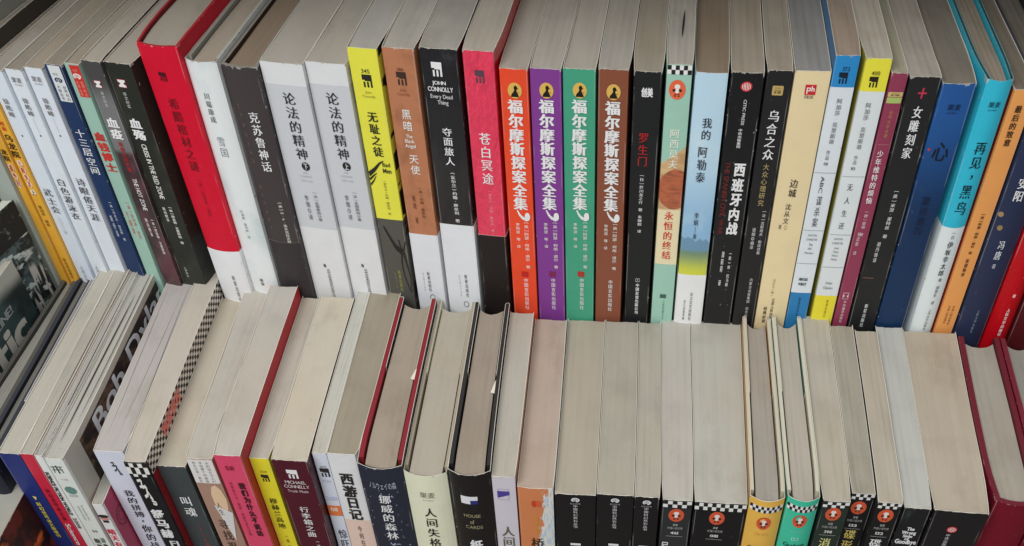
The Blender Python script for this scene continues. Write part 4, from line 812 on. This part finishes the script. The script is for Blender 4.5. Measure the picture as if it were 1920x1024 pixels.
front += [
 basis('glossy black book with white swirl emblem, leftmost and widest of three alike', 1040.5, 1117, 927, (1066, 1134.5, 599)),
 basis('glossy black book with white swirl emblem, middle one of three alike', 1119, 1188.5, 928, (1136, 1196.5, 601)),
 basis('glossy black book with white swirl emblem, narrowest and rightmost of three alike', 1190, 1237, 932, (1198, 1239, 603)),
 book('dark grey book with check band and orange badge over the number 461', 1243, 1299, 938, (44, 46, 48), (190, 182, 170),
   [S('check6', 939, 951, 54, (222, 220, 214), .5, c2=[(26, 26, 28)])] + dook('461', 953) + [T('尼罗', 1014, 1054, (205, 205, 205), 'bold', .2, 16)], back=(1240, 1291.5, 598), wear=.5),
 book('wide black book with check band and orange badge over the number 081', 1303, 1402, 943, (24, 24, 26), (188, 182, 168),
   [S('check12', 944, 957, 98, (222, 220, 214), .5, c2=[(26, 26, 28)])] + dook('081', 959, .46) + [T('银河', 1024, 1064, (205, 205, 205), 'bold', .3, 16)], back=(1296, 1389, 601), wear=.8),
 book('golden yellow hardback with check band and orange badge', 1407, 1472.5, 931, (224, 172, 78), (170, 158, 144),
   [S('check12', 941, 952, 62, (222, 220, 214), .5, c2=[(26, 26, 28)])] + [S('badge', 960, 983, 28, OR_, .5, c2=BDG), H('Graham', 1015, 1022, 44, (90, 62, 28), 'bold', .5), H('Greene', 1025, 1032, 44, (90, 62, 28), 'bold', .5), H('外国小说文库', 990, 994, 28, (205, 160, 80))],
   side=(176, 136, 84), kind='jacket', bulge=.004, back=(1391, 1440, 597), boardc=(178, 170, 150), board=.0020, flap=.42, inner=(180, 172, 150), wear=.5),
 book('turquoise green hardback with check band and orange badge', 1477.5, 1538, 931, (62, 182, 150), (176, 166, 150),
   [S('check12', 940, 951, 58, (222, 220, 214), .5, c2=[(26, 26, 28)])] + [S('badge', 956, 979, 28, OR_, .5, c2=BDG), H('外国小说文库', 986, 990, 28, (120, 200, 175)), H('122', 997, 1003, 16, (150, 215, 195), 'bold'), H('Graham', 1009, 1016, 42, (20, 80, 62), 'bold', .5), H('Greene', 1018, 1026, 42, (20, 80, 62), 'bold', .5)],
   side=(84, 128, 110), kind='jacket', bulge=.004, back=(1451.5, 1499, 595), boardc=(178, 174, 156), board=.0020, flap=.42, inner=(176, 176, 158), wear=.5),
 book('dark green book with check band and orange badge over the number 398', 1544, 1595.5, 940, (38, 48, 42), (186, 178, 162),
   [S('check6', 941, 951, 50, (222, 220, 214), .5, c2=[(26, 26, 28)])] + dook('398', 951, .48) + [T('消失', 1006, 1046, (200, 198, 130), 'song', .45, 24)], back=(1503.5, 1551, 591), wear=.7),
 book('low black book with gold title and orange badge over the number 133', 1598, 1642.5, 926, (26, 26, 27), (172, 162, 142),
   [S('check6', 926, 936, 43, (222, 220, 214), .5, c2=[(26, 26, 28)])] + dook('133', 939, .44) + [T('碟形世界', 991, 1066, (196, 180, 96), 'song', .42, 24)], back=(1556.5, 1600, 609), wear=.7, dy=.007),
 book('black book with white title and orange badge over the number 132', 1646.5, 1694, 943, (26, 26, 28), (176, 166, 148),
   [S('check6', 943, 953, 44, (222, 220, 214), .5, c2=[(26, 26, 28)])] + dook('132', 954, .46) + [T('碟形', 1008, 1048, (216, 216, 214), 'song', .42, 24)], back=(1601, 1642, 619), wear=.7),
 book('black book with bright white pages and a white English title', 1696, 1747, 953, (28, 30, 32), (180, 181, 174),
   [H('The', 987, 993, 15, (220, 222, 222), 'black', .52), H('Wrong', 994, 1000, 28, (220, 222, 222), 'black', .5), H('Side', 1001, 1006, 19, (220, 222, 222), 'black', .5), H('of', 1006, 1011, 9, (220, 222, 222), 'black', .5), H('Goodbye', 1010, 1018, 42, (220, 222, 222), 'black', .5)], back=(1643.5, 1689.5, 612), gloss=.25, wear=.6, picf=pic_marble((28, 30, 32), (60, 78, 74), 40, .55, .7)),
 book('very thick black book with a small round red emblem', 1752, 1856, 960, (28, 28, 29), (188, 174, 152),
   [S('citic', 987, 998, 20, (190, 44, 54), .45, c2=[(225, 205, 200)]), T('中信出版集团', 1000, 1034, (190, 190, 190), 'sans', .42, 9, nm='publisher_lettering')], back=(1694, 1790, 620), wear=.7, stripe=.8),
 book('maroon cloth hardback with pale pages at the right edge of the front row', 1866, 1950, 941, (108, 15, 33), (170, 163, 150), [], dy=.008, kind='hc', board=.0032, bulge=.003, cloth=True, rim=(92, 14, 30), inner=(92, 14, 30), back=(1800, 1873, 632), wear=.3),
 book('second maroon cloth hardback, half out of the picture at the right edge', 1954, 2040, 944, (98, 15, 30), (150, 142, 128), [], dy=.008, kind='hc', board=.0032, bulge=.003, cloth=True, rim=(100, 20, 36), inner=(100, 20, 36), back=(1875, 1946, 636), wear=.3),
]
def pic_dylan(zz):
    def f(n, col, x, y, z, h, hw):
        ph = n.mix(n.ramp(n.noise(60, 4, (1, 1, 1.5), .6), .45, .62), lin((44, 34, 28), KS), lin((104, 78, 58), KS))
        m = n.math('MULTIPLY', n.math('LESS_THAN', z, h - .0065), n.math('MULTIPLY', n.math('GREATER_THAN', y, .020), n.math('LESS_THAN', y, .186)))
        return n.mix(m, col, ph)
    return f
front[3]['picf'] = pic_dylan
front[1]['extra'] = slit_shades([(.8, .01, .19, .0002)])
front[2]['extra'] = slit_shades([(.9, .004, .15, .0004)])
front[5]['extra'] = slit_shades([(.2, .01, .155, .00010), (.62, .02, .15, .00008), (.9, .006, .155, .00014)])
front[8]['extra'] = slit_shades([(.72, .02, .09, .0002)])
front[3]['extra'] = lambda *a: (slit_shades([(.42, .012, .15, .0005), (.72, .03, .19, .00025)])(*a), side_text('Bob Dylan', 'bold', .040, .178, .027, .007, (232, 230, 220))(*a))
front[4]['extra'] = lambda *a: side_ring(.012, .03, .006, .010, (120, 36, 62))(*a)
front[6]['extra'] = lambda *a: side_text('独家授权', 'black', .030, .066, .0125, .001, (228, 120, 110), 'side_lettering')(*a)
L_ = dict(label=0)

specs = [m for b in back + front for m in b['marks']]
extra_chars = [(c, 'bold') for c in 'BobDylansticAZINE!F1'] + [(c, 'black') for c in 'BobDylanstic独家授权']
make_glyphs(sorted(set(want(specs)) | set(extra_chars)))

YF, YB = 0.3987, 0.5537
Z0B = 0.192
def slope_b(x, y): return (1354. - x) * .000807 if x > 200 else (1354. - x) * .000807
def slope_f(x, y): return (1245. - x) / (y + 1650.)
run_row(back, YB, slope_b, Z0B, .148, 'books in the upper row')
run_row(front, YF, slope_f, 0.0, .15, 'books in the front row')

# ------------------------------------------------------------------ magazines and hardbacks at the left end
def free_book(name, label, cat, XL, XR, tl, tr, Y0, depth, z0, zt, cover, pages, **k):
    kw = dict(kind='pb', cover=cover, pages=pages, sl=XL + .0003, sr=XR - .0003, k=.0003, seed=k.pop('seed', 3), zones=[], bands=[], marks=[], band_py=9999, bulge=.0004)
    kw.update(k); zz = lambda p: p
    if kw.get('picf'): kw['pic'] = kw['picf'](zz)
    return build_book(name, label, cat, None, XL, XR, tl, tr, Y0, depth, z0, zt, kw)
YM = YF + FW
f1 = front[0]; zH = .222
def edge_on(z, a, b, Y):
    p, q = on_z(*a, z), on_z(*b, z); t = (q[0] - p[0]) / (q[1] - p[1]); return p[0] + t * (Y - p[1]), t
hl, tl = edge_on(zH, (42, 640), (68, 600), YM); hr, tr = edge_on(zH, (103, 600), (148, 520), YM)
yr = on_z(120, 515, zH)[1]
free_book('book', 'grey hardback with dark boards among the magazines in the lower left, pages towards the viewer', 'book', hl, hr, tl, tr, YM, yr - YM, 0, zH, (46, 46, 46), (150, 150, 142), kind='hc', board=.0030, rim=(72, 70, 64), inner=(60, 58, 54), bulge=.003, seed=5, stripe=1.2)
gl, gt = edge_on(zH, (104, 600), (149, 520), YM); gr = f1['XL'] + f1['tl'] * (YM - f1['Y'])
m_ = (gl + .0005 + (gr - .0005 - gl) * .62)
free_book('book', 'thin dark navy hardback pressed between the grey hardback and the navy magazine', 'book', gl + .0005, m_, gt, gt, YM, yr - YM + .002, 0, zH + .002, (30, 32, 44), (120, 118, 112), kind='hc', board=.0030, rim=(40, 42, 50), inner=(30, 32, 40), bulge=.002, seed=6)
free_book('magazine', 'thin lavender grey pamphlet against the left side of the navy magazine', 'magazine', m_ + .0003, gr - .0004, gt, gt, YM + .05, yr - YM - .05, 0, zH + .004, (150, 148, 160), (160, 158, 164), seed=8)
# magazine with big pale letters on its teal cover: its far top corner stands left of the grey hardback
X1 = hl + tl * .12 - .004
c1 = on_x(22, 487, X1); t1 = tl
def pic_teal(zz):
    def f(n, col, x, y, z, h, hw):
        d = lin((34, 44, 44), KS); lt = lin((170, 172, 162), KS)
        a = n.mix(n.ramp(n.noise(26, 3, (1, 1, 1)), .42, .6), d, lin((58, 76, 76), KS))
        s = n.math('ADD', n.math('SUBTRACT', h, z), n.math('MULTIPLY', n.math('SUBTRACT', n.noise(20, 2), .5), .03))
        a = n.mix(n.ramp(s, .022, .012), a, lt)
        return n.mix(n.math('GREATER_THAN', y, .002), col, a)
    return f
L1 = c1[1] - YM + .03
mg = free_book('magazine', 'magazine with large pale letters on a teal and black cover at the left edge', 'magazine', X1 - .009 - t1 * L1, X1 - t1 * L1, t1, t1, c1[1] - L1, L1, 0, c1[2], (60, 62, 60), (190, 186, 176), picf=pic_teal, seed=9,
   extra=lambda *a: (side_text('fantastic', 'black', L1 - .165, L1 - .012, .062, .034, (196, 196, 184))(*a), side_text('MAGAZINE!', 'bold', L1 - .075, L1 - .02, .032, .024, (150, 160, 156), 'subtitle')(*a)))
# taller magazine with a photo collage, standing against the upper row
c0 = on_y(25, 374, YB - .006)
def pic_collage(zz):
    def f(n, col, x, y, z, h, hw):
        a = n.noise(75, 4, (1, 1, 1), .7); b = n.noise(38, 3, (1, 1, 2.2), .6, (2, 5, 1))
        m = n.mix(n.ramp(a, .45, .58), lin((30, 34, 32), KS), lin((74, 88, 90), KS))
        m = n.mix(n.ramp(b, .54, .58), m, lin((176, 186, 182), KS)); st_ = n.noise(1, 1, (30, 420, 30), .3); m = n.mix(n.math('MULTIPLY', n.ramp(st_, .55, .6), n.ramp(n.noise(22, 2), .5, .55)), m, lin((170, 168, 165), KS)); m = n.mix(n.ramp(n.noise(30, 2, (1, 1, 1), .5, (9, 1, 4)), .56, .66), m, lin((22, 22, 20), KS))
        m = n.mix(n.math('LESS_THAN', n.math('SUBTRACT', h, z), .03), m, n.mix(n.ramp(a, .6, .7), lin((26, 26, 24), KS), lin((110, 118, 112), KS)))
        return n.mix(n.math('GREATER_THAN', y, .002), col, m)
    return f
L0 = .2
free_book('magazine', 'tall magazine with a dark photo collage cover, behind the teal magazine at the left edge', 'magazine', c0[0] - .008 - .3 * L0, c0[0] - .3 * L0, .3, .3, c0[1] - L0, L0, 0, c0[2], (30, 60, 48), (200, 200, 190), picf=pic_collage, seed=12, rim=(60, 110, 84))
# magazine with autumn leaves, in front of and below the navy one
pc = on_x(38, 922, f1['XL'] - .002)
def pic_leaves(zz):
    def f(n, col, x, y, z, h, hw):
        v = n.node('ShaderNodeTexVoronoi', feature='F1', distance='EUCLIDEAN'); v.inputs['Scale'].default_value = 48
        mp = n.node('ShaderNodeVectorMath', operation='ADD'); n.t.links.new(n.tc, mp.inputs[0])
        nn = n.node('ShaderNodeTexNoise'); nn.inputs['Scale'].default_value = 60; n.t.links.new(n.tc, nn.inputs['Vector'])
        sc = n.node('ShaderNodeVectorMath', operation='SCALE'); n.t.links.new(nn.outputs['Color'], sc.inputs[0]); sc.inputs['Scale'].default_value = .03
        n.t.links.new(sc.outputs[0], mp.inputs[1]); n.t.links.new(mp.outputs[0], v.inputs['Vector'])
        q = n.node('ShaderNodeSeparateColor'); n.t.links.new(v.outputs['Color'], q.inputs[0])
        leaf = n.mix(n.ramp(q.outputs[0], .2, .8), lin((92, 32, 20), KS), lin((205, 96, 34), KS))
        leaf = n.mix(n.ramp(v.outputs['Distance'], .35, .62), leaf, lin((36, 14, 12), KS))
        leaf = n.mix(n.math('GREATER_THAN', q.outputs[1], .55), leaf, lin((56, 20, 16), KS))
        return n.mix(n.math('GREATER_THAN', y, .002), col, leaf)
    return f
free_book('magazine', 'magazine with orange autumn leaves on its cover, low in the bottom left corner', 'magazine', pc[0] - .024, pc[0], .03, .03, .27, .21, -.02, pc[2], (60, 30, 22), (168, 163, 150), picf=pic_leaves, seed=14, rim=(120, 100, 80), inner=(110, 92, 74))
free_book('book', 'dark book behind the pale pages in the bottom left corner', 'book', pc[0] - .05, pc[0] - .0245, .03, .03, .28, .19, -.02, pc[2] + .006, (50, 52, 60), (110, 96, 80), seed=15)

# ------------------------------------------------------------------ shelves
def boxmesh(name, x0, x1, y0, y1, z0, z1, bev=.0015):
    import bmesh
    bm = bmesh.new(); bmesh.ops.create_cube(bm, size=1)
    for v in bm.verts: v.co = ((x0 + x1) / 2 + v.co.x * (x1 - x0), (y0 + y1) / 2 + v.co.y * (y1 - y0), (z0 + z1) / 2 + v.co.z * (z1 - z0))
    bmesh.ops.bevel(bm, geom=bm.edges[:], offset=bev, segments=2, affect='EDGES')
    me = bpy.data.meshes.new(name); bm.to_mesh(me); bm.free(); return me
def wood(c):
    n = NT('shelf_wood'); g = n.noise(1, 4, (4, 60, 60), .6); b = lin(c, 1)
    n.set(n.b.inputs['Base Color'], n.mix(n.ramp(g, .35, .7), b, tuple(v * .6 for v in b[:3]) + (1,))); n.b.inputs['Roughness'].default_value = .6; n.bump(g, .2, .001); return n.m
WD = wood((92, 74, 58))
for nm, a in (('lower_shelf', (-1.1, .9, .16, .80, -.022, -.0005)), ('upper_shelf', (-1.1, .9, .552, .80, .170, .1915)), ('back_panel', (-1.1, .9, .802, .815, -.02, .75)), ('added_shade_board', (-1.1, .9, .488, .80, .62, .64))):  # topmost board is added out of view to shade the upper row
    o = link(nm, boxmesh(nm, *a), WD); o['kind'] = 'structure'; o['label'] = 'brown wooden ' + nm.replace('_', ' ')

n = NT('floor_paint'); fb = n.noise(3, 4); n.set(n.b.inputs['Base Color'], n.mix(fb, (.07, .065, .06, 1), (.13, .12, .11, 1))); n.b.inputs['Roughness'].default_value = .7
o = link('floor', boxmesh('floor', -4, 4, -5, 3, -.80, -.78), n.m); o['kind'] = 'structure'; o['label'] = 'dark grey floor under the shelves'
